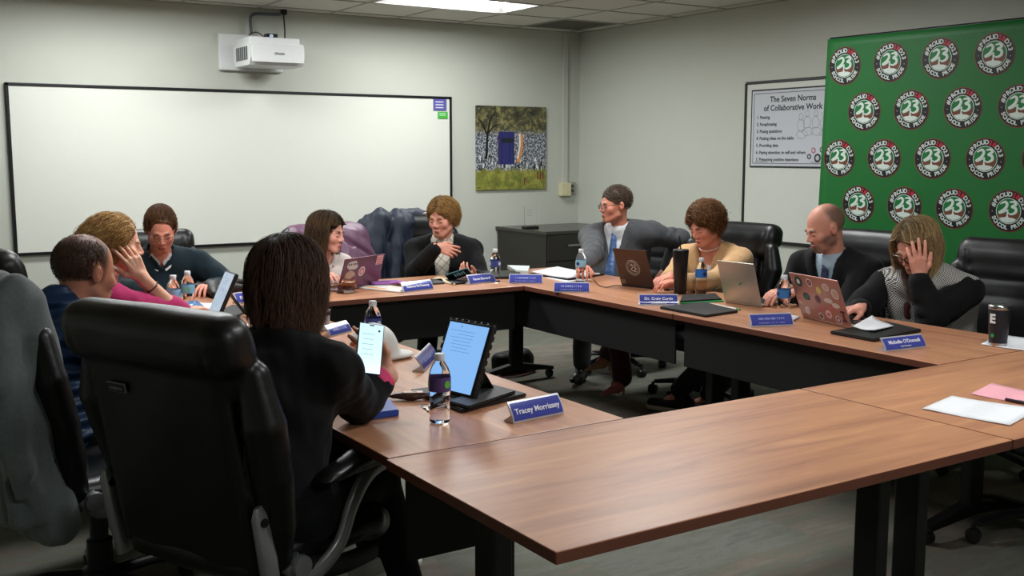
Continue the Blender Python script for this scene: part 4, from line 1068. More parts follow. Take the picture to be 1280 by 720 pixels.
flat_thing('closed_laptop', [(520, 358), (556, 355), (552, 350), (523, 352)], .010, mat('grey_shell', '#3c3f43', rough=.35), 'thin dark grey closed tablet between the name plate and book', 'tablet', part='shell')
flat_thing('magazine', [(449, 361), (500, 366.5), (512, 362), (470, 355)], .008, mat('white_magazine', '#d3cdc6', rough=.5), 'magazine with orange stripe by the maroon laptop', 'magazine', extra=lambda r, loc, th: (lambda g: g.build('orange_stripe', mat('orange_print', '#d88a3a'), r))(MB().prism([tuple(bil(loc, .1, .15)), tuple(bil(loc, .6, .15)), tuple(bil(loc, .6, .3)), tuple(bil(loc, .1, .3))], th, th + .0006)))
c_ = atz(482, 357, ZT); pc = empty('purple_pouch', (c_.x, c_.y, ZT + .0085), 0, 'purple strap pouch lying on the magazine', 'pouch')
g = MB(); g.tube([(.085 * math.cos(a) , .05 * math.sin(a), .010) for a in np.linspace(0, 2 * PI, 28, endpoint=False)], .011, 8, closed=True, flat=.7, up=(0, 0, 1)); g.build('strap', mat('purple_fabric', '#8a4f96', rough=.6), pc, smooth=True)
MB().box((.09, -.01, .006), (.045, .045, .005), rot=RZ(.3), bev=.003).build('flap', mat('mauve_fabric', '#a0608f', rough=.6), pc)
flat_thing('paper_sheets', [(270, 418), (300, 421), (318, 407), (284, 404)], .003, m_paper, 'white papers near the small tablet, farther pile', 'papers', ripple=.004, extra=lines(5, m=mat('pale_print', '#8f96a6')), part='sheet')
flat_thing('paper_sheets', [(268, 434), (300, 440), (316, 424), (278, 419)], .003, m_paper, 'white papers beside the dark bob, nearer pile', 'papers', ripple=.004, part='sheet')
flat_thing('paper_sheets', [(228, 385), (268, 387), (280, 380), (236, 379)], .003, m_paper, 'white papers behind the phone at far left', 'papers', ripple=.002, part='sheet')
flat_thing('paper_sheets', [(962, 399), (990, 403), (1000, 397), (975, 393)], .003, m_paper, 'small white papers behind the doubled name plate', 'papers', ripple=.005, part='sheet')
def nb_emblem(r, loc, th):
    c = bil(loc, .5, .5); g = MB()
    g.lathe([(.035, th), (.035, th + .0006)], 24, xf=T(c.x, c.y, 0), mi=0)
    for k in range(5): g.lathe([(.009, th + .0006), (.009, th + .0012)], 12, xf=T(c.x - .02 + .010 * k, c.y + .012 * math.sin(k * 2), 0), mi=1 + k % 2)
    g.build('printed_emblem', [mat('emblem_navy', '#16224e'), mat('emblem_orange', '#c4553a'), mat('emblem_pale', '#c9d0d4')], r)
flat_thing('notebook', [(438.5, 529), (499, 520), (484, 502), (431, 516)], .020, mat('royal_blue_cover', '#26479c', rough=.3), 'royal blue notebook with a round emblem at the table edge', 'notebook', extra=nb_emblem, part='cover', bev=.003)

# ---- white cap with orange letters
cp_ = atz(467, 447, ZT); ca = empty('baseball_cap', (cp_.x, cp_.y, ZT), 0, 'white cap with orange lettering on the near table', 'cap')
S = SDF((-.13, -.16, -.02), (.17, .16, .17), .006); S.ell((0, 0, .035), (.092, .105, .098), k=0); S.half((0, 0, .004), (0, 0, -1)); S.ell((.06, -.035, .012), (.085, .075, .016), k=.012); S.half((0, 0, .002), (0, 0, -1)); S.disp(.0015, 40, 3)
sdf_obj('crown_and_brim', S, mat('white_twill', '#d9d7d2', rough=.8), ca)
g = MB(); dv = Vector((-CP.x + 0, 0, 0)); az = math.atan2(-cp_.y, -cp_.x)
for k, ch in enumerate('OR'):
    a = az - .50 - .0 + k * .40 - .35; g.text(ch, .062, T(.094 * math.cos(a), .107 * math.sin(a), .052) @ RZ(a + PI / 2) @ RX(PI / 2 - .25), depth=.004, bold=.003)
g.build('orange_letters', mat('orange_thread', '#e06a2c', rough=.7), ca)
# ---- cups
c_ = atz(403, 412, ZT); r = empty('paper_cup', (c_.x, c_.y, ZT), .2, 'white cup with black printed band behind the dark bob', 'cup')
MB().lathe([(.028, 0), (.031, .002), (.036, .085), (.038, .088), (.034, .088), (.030, .01)], 24).build('cup_body', m_cap, r, smooth=True, angle=50); g = MB()
MB().lathe([(.0362, .066), (.0376, .082)], 24, cap=False).build('black_band', m_ink, r, smooth=True)
for k in range(5): g.text('REACH'[k], .016, RZ(-2.2 + k * .35) @ T(0, -.0385, .074) @ RX(PI / 2 + .03), depth=.0004)
g.build('lettering', m_white, r)
def tumbler(u, v, label, h, r0, r1, mt, z=ZT):
    c = atz(u, v, z); r = empty('tumbler', (c.x, c.y, z), 0, label, 'tumbler'); MB().lathe([(r0 * .9, 0), (r0, .003), (r1, h - .012), (r1 + .001, h), (r1 - .003, h), (r1 - .004, h - .01)], 28).build('cup_body', mt, r, smooth=True, angle=50); return r
t = tumbler(850, 367, 'tall black tumbler with a straw in front of the tan cardigan', .235, .034, .044, mat('black_tumbler_coat', '#141415', rough=.3))
MB().lathe([(.0445, .233), (.0445, .243), (.040, .247), (0, .248)], 28).build('lid', m_black, t, smooth=True, angle=40); g = MB(); g.tube([(.0, 0, .24), (-.012, .0, .32)], .0038, 8); g.build('straw', m_black, t)
t = tumbler(1247, 432, 'navy insulated tumbler with a steel rim at the right table corner', .165, .034, .043, mat('navy_tumbler_coat', '#18202c', rough=.45))
MB().lathe([(.0335, .0), (.0352, .002), (.0362, .014)], 28).build('steel_base', mat('polished_steel', '#b9b9b8', rough=.2, metal=1), t, smooth=True, angle=50)
MB().lathe([(.0438, .150), (.0445, .152), (.0448, .165), (.042, .168), (.04, .16)], 28, cap=False).build('steel_ring', mat('polished_steel', '#b9b9b8', rough=.2, metal=1), t, smooth=True, angle=50)
MB().lathe([(.040, .163), (.038, .169), (0, .170)], 24).build('clear_lid', mat('smoke_lid', '#2c2d30', rough=.15), t, smooth=True)
az = math.atan2(-atz(1247, 432).y, -atz(1247, 432).x)
g = MB(); g.text('E', .050, RZ(az + PI / 2 - .62) @ T(0, -.0415, .112) @ RX(PI / 2 + .05), depth=.0012, bold=.002); g.build('white_letter', m_white, t)
g = MB(); g.lathe([(.008, 0), (.008, .002)], 12, xf=RZ(az + PI / 2 - .6) @ T(0, -.0375, .045) @ RX(PI / 2)); g.build('green_mark', mat('green_plastic', '#2c8a4a'), t)
# ---- gavel and block
c_ = atz(432, 366, ZT); r = empty('gavel', (c_.x, c_.y, ZT + .022), -.35, 'wooden gavel resting on its sound block', 'gavel'); m_gv = mat('polished_walnut', '#7a4426', rough=.22, coat=.5)
MB().lathe([(.020, -.040), (.026, -.036), (.026, -.026), (.021, -.022), (.022, .0), (.021, .022), (.026, .026), (.026, .036), (.020, .040)], 24, xf=T(.02, 0, .028) @ RY(PI / 2) @ RX(.3)).build('head', m_gv, r, smooth=True, angle=50)
g = MB(); g.tube([(.0, .0, .028), (-.04, .02, .020), (-.12, .05, .004), (-.14, .058, .002)], [.007, .006, .010, .006], 10); g.build('handle', m_gv, r, smooth=True)
r = empty('sound_block', (c_.x, c_.y, ZT), 0, 'dark round wooden sound block under the gavel', 'sound block'); MB().lathe([(.050, 0), (.052, .003), (.052, .012), (.046, .020), (.030, .021)], 28).build('block', mat('dark_walnut', '#3d2418', rough=.3), r, smooth=True, angle=40)
MB().box((0, -.047, .010), (.030, .006, .006), bev=.001).build('brass_plate', mat('pale_metal', '#a8a49a', rough=.35, metal=.6), r)
# ---- conference phone with microphone arms
c_ = atz(268, 368, ZT); r = empty('conference_phone', (c_.x, c_.y, ZT), 0, 'black conference phone with three arms before the man in the pullover', 'conference phone')
S = SDF((-.22, -.22, -.01), (.22, .22, .09), .007)
for k in range(3):
    a = 2 * PI * k / 3 + .25; S.chain([(0, 0, .035), (.10 * math.cos(a), .10 * math.sin(a), .030), (.17 * math.cos(a), .17 * math.sin(a), .024)], [.055, .032, .026], k=.03, sq=(1, 1, .75))
S.half((0, 0, .001), (0, 0, -1)); sdf_obj('body', S, m_blk, r); MB().box((0, -.035, .066), (.028, .018, .004), rot=RX(.4), bev=.002).build('display', mat('grey_lcd', '#6f7a78', rough=.3), r)
g = MB()
for i_ in range(3):
    for j_ in range(3): g.box((-.02 + .02 * i_, -.075 - .012 * j_, .052 - .005 * j_), (.006, .004, .003), bev=.001)
g.build('keypad', m_pjd, r)
c_ = atz(298, 364, ZT); r = empty('handset', (c_.x, c_.y, ZT), .35, 'black handset lying behind the conference phone', 'handset')
S = SDF((-.14, -.05, -.01), (.14, .05, .09), .006); S.chain([(-.10, 0, .035), (0, 0, .055), (.10, 0, .042)], [.018, .014, .022], k=.015); S.cone((-.10, 0, .03), (-.10, 0, .015), .022, k=.01); S.cone((.10, 0, .035), (.10, 0, .018), .024, k=.01); S.half((0, 0, .001), (0, 0, -1)); sdf_obj('grip', S, m_blk, r)
# ---- snack wrapper and keys
c_ = atz(513, 500, ZT); r = empty('snack_wrapper', (c_.x, c_.y, ZT), -.5, 'crumpled brown snack wrapper beside the near water bottle', 'wrapper')
S = SDF((-.09, -.04, -.01), (.09, .04, .05), .004); S.ell((0, 0, .014), (.070, .021, .013), k=0); S.box((-.078, 0, .012), (.014, .018, .0025), r=.002, k=.004); S.box((.078, 0, .012), (.014, .018, .0025), r=.002, k=.004); S.disp(.0018, 110, 6); S.half((0, 0, .001), (0, 0, -1))
sdf_obj('wrapper_film', S, mat('brown_film', '#3e2820', rough=.25, var=.5, vscale=60), r); MB().box((0.01, 0, .0262), (.030, .010, .0008), rot=RX(.1), bev=.0005).build('printed_band', mat('cream_print', '#c8a58c', rough=.35), r)
c_ = atz(531, 508, ZT); r = empty('key_ring', (c_.x, c_.y, ZT), .3, 'bunch of keys next to the near water bottle', 'keys'); g = MB(); g.tube([(.016 * math.cos(a), .016 * math.sin(a), .003) for a in np.linspace(0, 2 * PI, 20, endpoint=False)], .0012, 5, closed=True); g.build('ring', mat('polished_steel', '#b9b9b8', rough=.2, metal=1), r)
for k in range(3):
    a = -2.2 + k * .7; g = MB(); d = Vector((math.cos(a), math.sin(a), 0)); g.lathe([(.010, 0), (.010, .0022)], 14, xf=T(d.x * .026, d.y * .026, .002 + .0023 * k)); g.box((d.x * .052, d.y * .052, .0032 + .0023 * k), (.019, .0035, .001), rot=RZ(a)); g.build('key', mat('nickel', '#9c9a94', rough=.25, metal=1), r)
# small adaptor and cable near the tumbler
c_ = atz(836, 363, ZT); r = empty('cable_adaptor', (c_.x, c_.y, ZT), .2, 'small black and steel cable adaptor left of the black tumbler', 'adaptor'); MB().box((0, 0, .009), (.030, .014, .008), bev=.003).build('housing', m_black, r); g = MB()
for k in (-1, 1): g.lathe([(.005, 0), (.005, .012)], 12, xf=T(.012 * k, -.014, .010) @ RX(PI / 2))
g.build('plug', mat('polished_steel', '#b9b9b8', rough=.2, metal=1), r)
a_ = [atz(u, v, ZT + .003) for u, v in ((742, 349), (748, 356), (758, 359), (768, 357), (780, 357))]; r = empty('cable', a_[0], 0, 'thin black cable running to the brown laptop', 'cable'); g = MB(); g.tube(catmull([p - a_[0] for p in a_], 6), .0025, 6); g.build('cord', m_black, r)
# ---- black bag on the floor
c_ = atz(650, 468, 0); r = empty('shoulder_bag', (c_.x, c_.y + .1, 0), .1, 'black bag with a red strap lying on the carpet under the back table', 'bag')
S = SDF((-.22, -.14, -.01), (.22, .14, .22), .009); S.box((0, 0, .075), (.15, .075, .072), r=.05, k=0); S.ell((.08, 0, .09), (.08, .07, .07), k=.03); S.disp(.006, 22, 3); S.half((0, 0, .001), (0, 0, -1)); sdf_obj('bag_body', S, mat('black_nylon', '#0e0e10', rough=.6, bump=.3), r)
g = MB(); g.tube(catmull([(-.12, -.05, .02), (-.2, -.1, .008), (-.1, -.16, .008), (.06, -.13, .008), (.14, -.08, .015)], 6), .012, 6, flat=.3, up=(0, 0, 1)); g.build('strap', mat('dark_red_webbing', '#4a1a18', rough=.8), r)

# ================================================================== coats draped over chairs
def coat(ch, name, label, mt, fn, fold=(.008, 10, 3), h=.009, extra=None):
    dz = min([c.location.z for c in ch.children if c.name.startswith('seat')] + [0]); r = empty(name, ch.location, ch.rotation_euler.z, label, 'coat'); r.location.z += dz
    S = SDF((-.52, -.72, .12), (.52, .10, 1.32), h); fn(S)
    if fold: S.disp(fold[0] * .85, fold[1] * 3., fold[2], 2, (1, 1, .4))
    sdf_obj('coat_cloth', S, mt, r, it=2)
    if extra: extra(r)
    return r
def grey(S):
    S.box(bt(0, -.005, .455), (.335, .115, .26), RB, r=.09, k=0); S.box(bt(.02, -.035, .14), (.31, .075, .26), RB, r=.07, k=.05)
    S.chain([bt(.26, -.05, .62), bt(.345, -.09, .44), bt(.35, -.12, .20), bt(.30, -.12, .03)], [.065, .062, .056, .046], k=.02)
    S.chain([bt(-.24, -.06, .62), bt(-.34, -.07, .42), bt(-.36, -.06, .14)], [.065, .060, .05], k=.03)
    S.cone(bt(-.16, -.05, .70), bt(.16, -.05, .70), .045, .045, k=.04); S.box(bt(0, .11, .08), (.25, .10, .42), RB, r=.05, k=.02, op='sub')
    for i_, a in enumerate((-.25, -.14, -.02, .10, .20, .27)): S.cone(bt(a, -.135, .55 - .05 * (i_ % 2)), bt(a * 1.25 + .05, -.13, -.1), .012, .022, k=.03, op='sub')
    for a in (.02, .16): S.cone(bt(.30, -.02, .60 - a), bt(.05, -.15, .42 - a), .010, .016, k=.03, op='sub')
coat(CH['A'], 'grey_coat', 'dark grey coat draped over the chair at the left edge', mat('grey_softshell', '#636b6b', rough=.85, var=.25, vscale=90, bump=.3, bscale=300, sheen=.2), grey, (.011, 11, 3))
def puffer(S):
    S.ell(bt(0, .01, .34), (.385, .21, .345), RB, k=0); S.ell(bt(0, .0, .18), (.39, .18, .36), RB, k=.05); S.box(bt(0, .0, .54), (.325, .13, .165), RB, r=.12, k=.05)
    pass
    for k in range(9):
        S.cone(bt(-.5, -.17, -.12 + k * .10), bt(.5, -.17, .12 + k * .10), .012, .012, k=.035, op='sub'); S.cone(bt(.05, .16, .80 - k * .11), bt(.5, .12, .52 - k * .11), .012, .012, k=.03, op='sub'); S.cone(bt(-.05, .16, .80 - k * .11), bt(-.5, .12, .52 - k * .11), .012, .012, k=.03, op='sub')
coat(CH['E'], 'quilted_coat', 'mauve quilted puffer coat over the chair behind the speaking woman', mat('mauve_nylon', '#6d4a62', rough=.45, var=.15, vscale=10), puffer, (.005, 14, 3))
def navy(S):
    S.box(bt(.14, -.01, .48), (.26, .11, .19), RB, r=.10, k=0); S.box(bt(.20, -.02, .15), (.24, .10, .34), RB, r=.09, k=.05)
    S.chain([bt(.24, .06, .62), bt(.33, .08, .42), bt(.34, .09, .16), bt(.30, .09, -.06)], [.085, .085, .075, .062], k=.03); S.chain([bt(.10, .07, .62), bt(.14, .10, .45), bt(.20, .11, .2)], [.05, .055, .05], k=.03)
    S.chain([bt(-.20, .0, .60), bt(-.05, .02, .66), bt(.10, .03, .66)], [.045, .05, .05], k=.03)
    for k in range(5): S.cone(bt(.42 - k * .08, .19, .62), bt(.36 - k * .08, .21, -.05), .010, .014, k=.03, op='sub')
    S.box(bt(-.10, .13, .25), (.15, .06, .34), RB, r=.04, k=.02, op='sub')
coat(CH['F'], 'navy_coat', 'navy blue coat hanging over one side of the chair by the whiteboard', mat('navy_nylon', '#1f2839', rough=.6, var=.2, vscale=12), navy, (.012, 13, 4))
# ================================================================== people
FAST_H = .0042
m_skin = mat_attr('skin', rough=.48, spec=.4, sss=.12, bump=.08, bscale=260, var=.05)
m_hair = mat_attr('hair', rough=.65, spec=.2, bump=0, var=.12)
m_hairc = mat_attr('hair_cap', rough=.6, spec=.3, bump=.5, bscale=90, var=.2)
m_lens = mat('spectacle_lens', '#ffffff', rough=.02, trans=1., ior=1.1)
def cloth_mat(name, col, rough=.85, var=.12, bump=.35, bscale=500, sheen=.25, vscale=30): return mat(name, col, rough=rough, var=var, vscale=vscale, bump=bump, bscale=bscale, spec=.25, sheen=sheen)
def A3(p): return np.array(p, float)
def unit(v): v = A3(v); return v / (np.linalg.norm(v) + 1e-9)

def hand(S, wrist, fdir, palm, side, curl=(.5, .5, .5, .5), spread=.10, thumb=(.6, .5), sc=1., fist=False):
    """palm of four metacarpals, four unequal jointed fingers and a thumb; side +1 right, -1 left"""
    y = unit(fdir); z = -unit(palm); z = unit(z - y * (z @ y)); x = np.cross(y, z); tx = -side * x      # tx: thumb side
    W = A3(wrist); ks = []
    kn = [(.030, .088), (.010, .093), (-.010, .089), (-.029, .080)]
    for (kx, ky) in kn:
        K = W + sc * (tx * kx + y * ky + z * .002); ks.append(K)
        S.cone(W + sc * (tx * kx * .55 + y * .012), K, .0135 * sc, .0108 * sc, k=.010)
    S.cone(W + sc * (tx * .024 + y * .02 - z * .006), W + sc * (tx * .028 + y * .055 - z * .008), .014 * sc, .012 * sc, k=.012)
    L = [(.040, .024, .019), (.044, .028, .020), (.041, .026, .019), (.032, .020, .017)]
    for i in range(4):
        c = curl[i]; d = y + tx * (1.5 - i) * spread; a = 0; P = [ks[i]]
        for j in range(3):
            a += c * (.75, 1.0, .7)[j]; dd = unit(unit(d) * math.cos(a) - z * math.sin(a)); P.append(P[-1] + dd * L[i][j] * sc)
        S.chain(P, [.0098 * sc, .0088 * sc, .0080 * sc, .0070 * sc], k=.003)
    b = W + sc * (tx * .022 + y * .022 - z * .006); d1 = unit(tx * thumb[0] + y * .75 - z * thumb[1] * .6); d2 = unit(tx * thumb[0] * .35 + y * .95 - z * thumb[1] * .8)
    P = [b, b + d1 * .040 * sc, b + d1 * .040 * sc + d2 * .032 * sc, b + d1 * .04 * sc + d2 * .032 * sc + unit(d2 + y * .3) * .024 * sc]
    S.chain(P, [.0150 * sc, .0118 * sc, .0100 * sc, .0082 * sc], k=.006)
    return W + y * .09 * sc

class Person:
    def __init__(s, name_label, head, face, lean, hyaw=0, hpitch=10, hroll=0, girth=1., sh=.185, skin='#c08a72', hs=1., pelvis_z=.56, side_off=0., female=False, belly=0., drop=.0):
        """head: world centre; face: heading of the body in degrees; lean: how far the head is ahead of the hips"""
        s.fa = math.radians(face); f = Vector((math.cos(s.fa), math.sin(s.fa))); r = Vector((math.sin(s.fa), -math.cos(s.fa)))
        h = Vector(head); o = h.xy - f * lean - r * side_off
        s.root_loc = Vector((o.x, o.y, 0)); s.rz = s.fa - PI / 2
        s.M = T(s.root_loc) @ RZ(s.rz); s.Mi = s.M.inverted()
        s.H = A3(s.Mi @ h); s.hs = hs; s.g = girth; s.female = female; s.label = name_label; s.belly = belly
        s.R = RZ(math.radians(hyaw)) @ RX(-math.radians(hpitch)) @ RY(math.radians(hroll))
        s.Rn = np.array(s.R.to_3x3())
        s.pel = A3((0, 0, pelvis_z))
        # neck base lies under and behind the head centre
        down = unit(A3((0, -.35, -1)) * .6 + s.Rn @ A3((0, -.35, -1)) * .4)
        s.N = s.H + down * .175 * hs - A3((0, 0, drop))
        s.ch = s.pel + (s.N - s.pel) * .62 + A3((0, -.035, 0)); s.ab = s.pel + (s.N - s.pel) * .28 + A3((0, -.015 + belly * .5, 0))
        s.sw = sh; s.skin = tuple(min(.9, c * 1.2) for c in hexc(skin))
        s.SH = {1: s.N + A3((sh, -.01, -.06)), -1: s.N + A3((-sh, -.01, -.06))}
        s.arms = {}; s.legs = {}
        s.children = []
    def L(s, p): return A3(s.Mi @ Vector(p))
    def hp(s, p): return s.H + s.Rn @ (A3(p) * s.hs)
    def arm(s, side, hand_w, fdir=None, palm=(0, 0, -1), elbow=None, pole=(.6, -.4, -1), curl=(.45,) * 4, world_dir=True, up=.285, lo=.25, shoulder=None, **kw):
        """hand_w: world wrist position (IK) with optional world elbow"""
        if shoulder is not None: s.SH[side] = s.SH[side] + A3(shoulder)
        A = s.SH[side]; W = s.L(hand_w)
        if elbow is not None: E = s.L(elbow)
        else:
            d = W - A; D = np.linalg.norm(d)
            if D > (up + lo) * .98: up = up * D / ((up + lo) * .98); lo = lo * D / ((.285 + lo) * .98) if False else (D / .98 - up)
            a = (up ** 2 - lo ** 2 + D * D) / (2 * D); hh = math.sqrt(max(up ** 2 - a * a, 1e-6)); u = d / D
            p = A3((pole[0] * side, pole[1], pole[2])); p = unit(p - u * (p @ u)); E = A + u * a + p * hh
        Ri = np.array(s.Mi.to_3x3())
        fd = Ri @ A3(fdir) if fdir is not None else W - E
        s.arms[side] = dict(E=E, W=W, fd=unit(fd), palm=unit(Ri @ A3(palm)), curl=curl, kw=kw)
    def leg(s, side, knee, ankle, toe): s.legs[side] = (s.L(knee), s.L(ankle), s.L(toe))
    def default_legs(s, spread=.12, kz=.53, reach=.42, foot=.0):
        for sd in (-1, 1):
            k = A3((sd * spread, reach, kz)); a = A3((sd * (spread + .02), reach + foot - .02, .11)); t = a + A3((0, .16, -.08)); s.legs[sd] = (k, a, t)
    # ---- solids
    def torso(s, S, inf=0., k=.05):
        g = s.g; ax = unit(s.N - s.pel); rot = Vector((0, 0, 1)).rotation_difference(Vector(ax)).to_matrix().to_4x4()
        S.ell(s.pel, (.172 * g + inf, .135 * g + inf, .115 + inf), k=.001)
        S.ell(s.ab, (.155 * g + inf, (.118 + s.belly) * g + inf, .16 + inf), rot, k=k)
        S.ell(s.ch, (.165 * g + inf, .112 * g + inf, .17 + inf), rot, k=k)
        for sd in (-1, 1):
            A = s.SH[sd]
            S.cone(s.N * .5 + A * .5 + A3((0, -.01, -.02)), A, .066 * g ** .5 + inf, .056 * g ** .5 + inf, k=k)
            S.cone(s.N + A3((sd * .02, -.015, .015)), A + A3((-sd * .01, 0, .015)), .040 + inf, .040 + inf, k=.04)
            if s.female: S.ell(s.ch + A3((sd * .075, .085 * g, .005)), (.066 * g + inf, .06 * g + inf, .066 * g + inf), k=.04)
    def sleeves(s, S, inf=0., k=.03, upto=1., start=0., cuff=None, sides=(1, -1)):
        for sd in sides:
            a = s.arms.get(sd)
            if not a: continue
            A, E, W = s.SH[sd], a['E'], a['W']; gg = s.g ** .6
            W2 = E + (W - E) * upto
            S.cone(A, E, .056 * gg + inf, .046 * gg + inf, k=k)
            S.cone(E, W2, .046 * gg + inf, (.046 * gg + inf) * (1 - upto) + (.030 + inf) * upto, k=k * .6)
    def head_solid(s, S):
        R = s.R; hs = s.hs
        def e(c, r, k=.012, op='add'): S.ell(s.hp(c), A3(r) * hs, R, k=k, op=op)
        def c(a, b, ra, rb, k=.01, op='add'): S.cone(s.hp(a), s.hp(b), ra * hs, rb * hs, k=k, op=op)
        e((0, -.022, .032), (.078, .101, .089), k=.02)
        e((0, .018, -.030), (.064, .074, .082), k=.03)
        e((0, .050, -.085), (.036, .036, .030), k=.025)
        for sd in (-1, 1):
            c((sd * .050, .0, -.065), (sd * .018, .068, -.102), .018, .014, k=.02)         # jaw
            e((sd * .040, .058, -.030), (.022, .022, .024), k=.015)                         # cheek
            e((sd * .026, .083, .014), (.022, .010, .008), k=.012)                          # brow
        e((0, .094, -.004), (.055, .013, .010), k=.014, op='sub') if False else None
        for sd in (-1, 1): e((sd * .032, .098, -.004), (.018, .015, .011), k=.010, op='sub')
        for sd in (-1, 1): e((sd * .031, .0765, -.005), (.0145, .0125, .0105), k=.002)      # eyeballs under lids
        c((0, .084, .006), (0, .104, -.030), .0075, .0105, k=.010)                          # nose
        for sd in (-1, 1): e((sd * .012, .096, -.036), (.0085, .0095, .0075), k=.006)
        e((0, .090, -.0655), (.021, .0085, .0052), k=.004); e((0, .0885, -.0745), (.018, .0085, .0058), k=.004)
        for sd in (-1, 1):
            e((sd * .079, -.012, -.008), (.008, .019, .031), k=.005); e((sd * .085, -.014, -.004), (.006, .013, .023), k=.004)
            e((sd * .090, -.006, -.006), (.006, .008, .014), k=.004, op='sub')
        S.cone(s.hp((0, -.030, -.05)), s.N + A3((0, 0, -.02)), .052 * hs, .058 * hs, k=.03)
    def build_body(s, paint=True, lips='#a8564e', brow='#4a3526', eye=None, stubble=None, st_amt=.5, scalp=None, blush=.25, nails=None, voxel=None):
        hv = voxel or FAST_H
        pts = [s.H, s.N, s.pel] + [s.SH[1], s.SH[-1]]
        for a in s.arms.values(): pts += [a['E'], a['W'], a['W'] + a['fd'] * .17]
        for l in s.legs.values(): pts += [l[0], l[1]]
        lo = np.min(pts, 0) - .16; hi = np.max(pts, 0) + .16
        fine = [(s.H - A3((.115, .135, .135)) * s.hs, s.H + A3((.115, .135, .14)) * s.hs)]
        for a in s.arms.values():
            c = a['W'] + a['fd'] * .07; fine.append((c - .105, c + .105))
        S = SDF(lo, hi, .014, fine, hv)
        s.torso(S, -.012)
        for sd, a in s.arms.items():
            S.cone(s.SH[sd], a['E'], .048, .038, k=.03); S.cone(a['E'], a['W'], .040 * s.g ** .3, .0265, k=.02)
            S.cone(a['W'] - a['fd'] * .01, a['W'] + a['fd'] * .02, .025, .024, k=.015)
            kw = dict(a['kw']); hand(S, a['W'] + a['fd'] * .005, a['fd'], a['palm'], sd, a['curl'], **kw)
        for sd, (k_, an, to) in s.legs.items():
            S.cone(s.pel + A3((sd * .09, .0, -.02)), k_, .075, .052, k=.04); S.cone(k_, an, .052, .036, k=.02); S.cone(an + A3((0, 0, -.02)), an + (to - an) * .45 + A3((0, 0, -.02)), .028, .022, k=.02)
        s.head_solid(S)
        V, Q = S.surface(); V = relax(V, Q, 1, .35)
        def cols(V):
            C = np.tile(A3(s.skin), (len(V), 1)); q = (V - s.H) @ s.Rn / s.hs            # head-local
            def reg(c, r, col, amt=1., sym=True, soft=.35):
                for sd in ((1, -1) if sym else (1,)):
                    d = np.sqrt((((q - A3((c[0] * sd, c[1], c[2]))) / A3(r)) ** 2).sum(1)); w = np.clip((1 - d) / soft, 0, 1)[:, None] * amt
                    C[:] = C * (1 - w) + A3(hexc(col)) * w
            sk = s.skin; red = (min(1, sk[0] * 1.02), sk[1] * .72, sk[2] * .70)
            reg((.043, .07, -.035), (.030, .04, .028), red, blush, soft=.8); reg((0, .105, -.03), (.018, .02, .02), red, blush, False, .8)
            reg((.084, -.01, -.01), (.02, .03, .035), red, blush, soft=.6)
            if stubble: reg((0, .07, -.085), (.062, .07, .040), stubble, st_amt, False, .5); reg((.06, .02, -.06), (.025, .06, .045), stubble, st_amt * .85, soft=.5); reg((0, .1, -.052), (.03, .03, .010), stubble, st_amt, False, .6)
            reg((0, .094, -.070), (.023, .018, .0115), lips, .85, False, .4)
            reg((.030, .088, .0175), (.023, .030, .0095), brow, 1., soft=.55)
            if eye:
                reg((.031, .089, -.004), (.0135, .012, .0062), '#d9d2cc', .9, soft=.25); reg((.031, .091, -.004), (.0060, .012, .0062), eye, 1., soft=.3)
                reg((.031, .089, .0035), (.0155, .012, .0030), '#3a2620', .8, soft=.5)
            else:
                reg((.031, .088, -.0095), (.0160, .020, .0048), '#3a241e', .9, soft=.6); reg((.031, .09, .004), (.016, .012, .008), red, .2, soft=.6)
            if scalp:   # short stubble on the back and sides, thin on the crown
                hc, yl, thin = scalp
                nz = vnoise(q[:, 0] * 60, q[:, 1] * 60, q[:, 2] * 60, 4)
                w = np.clip((yl - q[:, 1] - .25 * np.clip(.03 - q[:, 2], -.05, .05) + .003 * nz) * 45, 0, 1) * np.clip((q[:, 2] + .040 + .3 * np.clip(q[:, 1], -.06, .03) * -1 * 0) * 60, 0, 1)
                ear = np.clip(((np.sqrt(((np.abs(q[:, 0]) - .082) / .02) ** 2 + ((q[:, 1] + .012) / .026) ** 2 + ((q[:, 2] + .006) / .038) ** 2)) - 1) * 4, 0, 1)
                w = w * ear * (1 - thin * np.clip((q[:, 2] - .085) * 25, 0, 1) * np.clip((q[:, 1] + .085) * 25, 0, 1)) * (np.abs(q[:, 0]) < .0865)
                w = w[:, None] * .88; C[:] = C * (1 - w) + A3(hexc(hc)) * w
            if nails:
                for a in s.arms.values(): pass
            return C
        me = mesh_np('person', V, Q, cols(V))
        s.root = link_mesh('person', me, m_skin, None, s.root_loc, (0, 0, s.rz)); tag(s.root, s.label, 'person')
        return s.root
    def cloth(s, name, m, fn, h=.009, pad=.0, it=1, fold=(.004, 9, 1), label=None, lo=None, hi=None, thick=0):
        pts = [s.N, s.pel, s.SH[1], s.SH[-1], s.ch]
        for a in s.arms.values(): pts += [a['E'], a['W']]
        lo = np.min(pts, 0) - .24 if lo is None else lo; hi = np.max(pts, 0) + .2 if hi is None else hi
        S = SDF(lo, hi, h); fn(S)
        if fold: S.disp(fold[0] * .8, fold[1] * 3.2, fold[2], 2, (1, 1, .7))
        V, Q = S.surface(); V = relax(V, Q, it)
        o = link_mesh(name, mesh_np(name, V, Q), m, s.root)
        if label: o['label'] = label
        s.last = V; return o
    def open_neck(s, S, r=.06, up=.0, fwd=.02, k=.01):
        S.cone(s.N + A3((0, fwd, .0 + up)), s.hp((0, .02, -.04)), r, r + .04, k=k, op='sub')
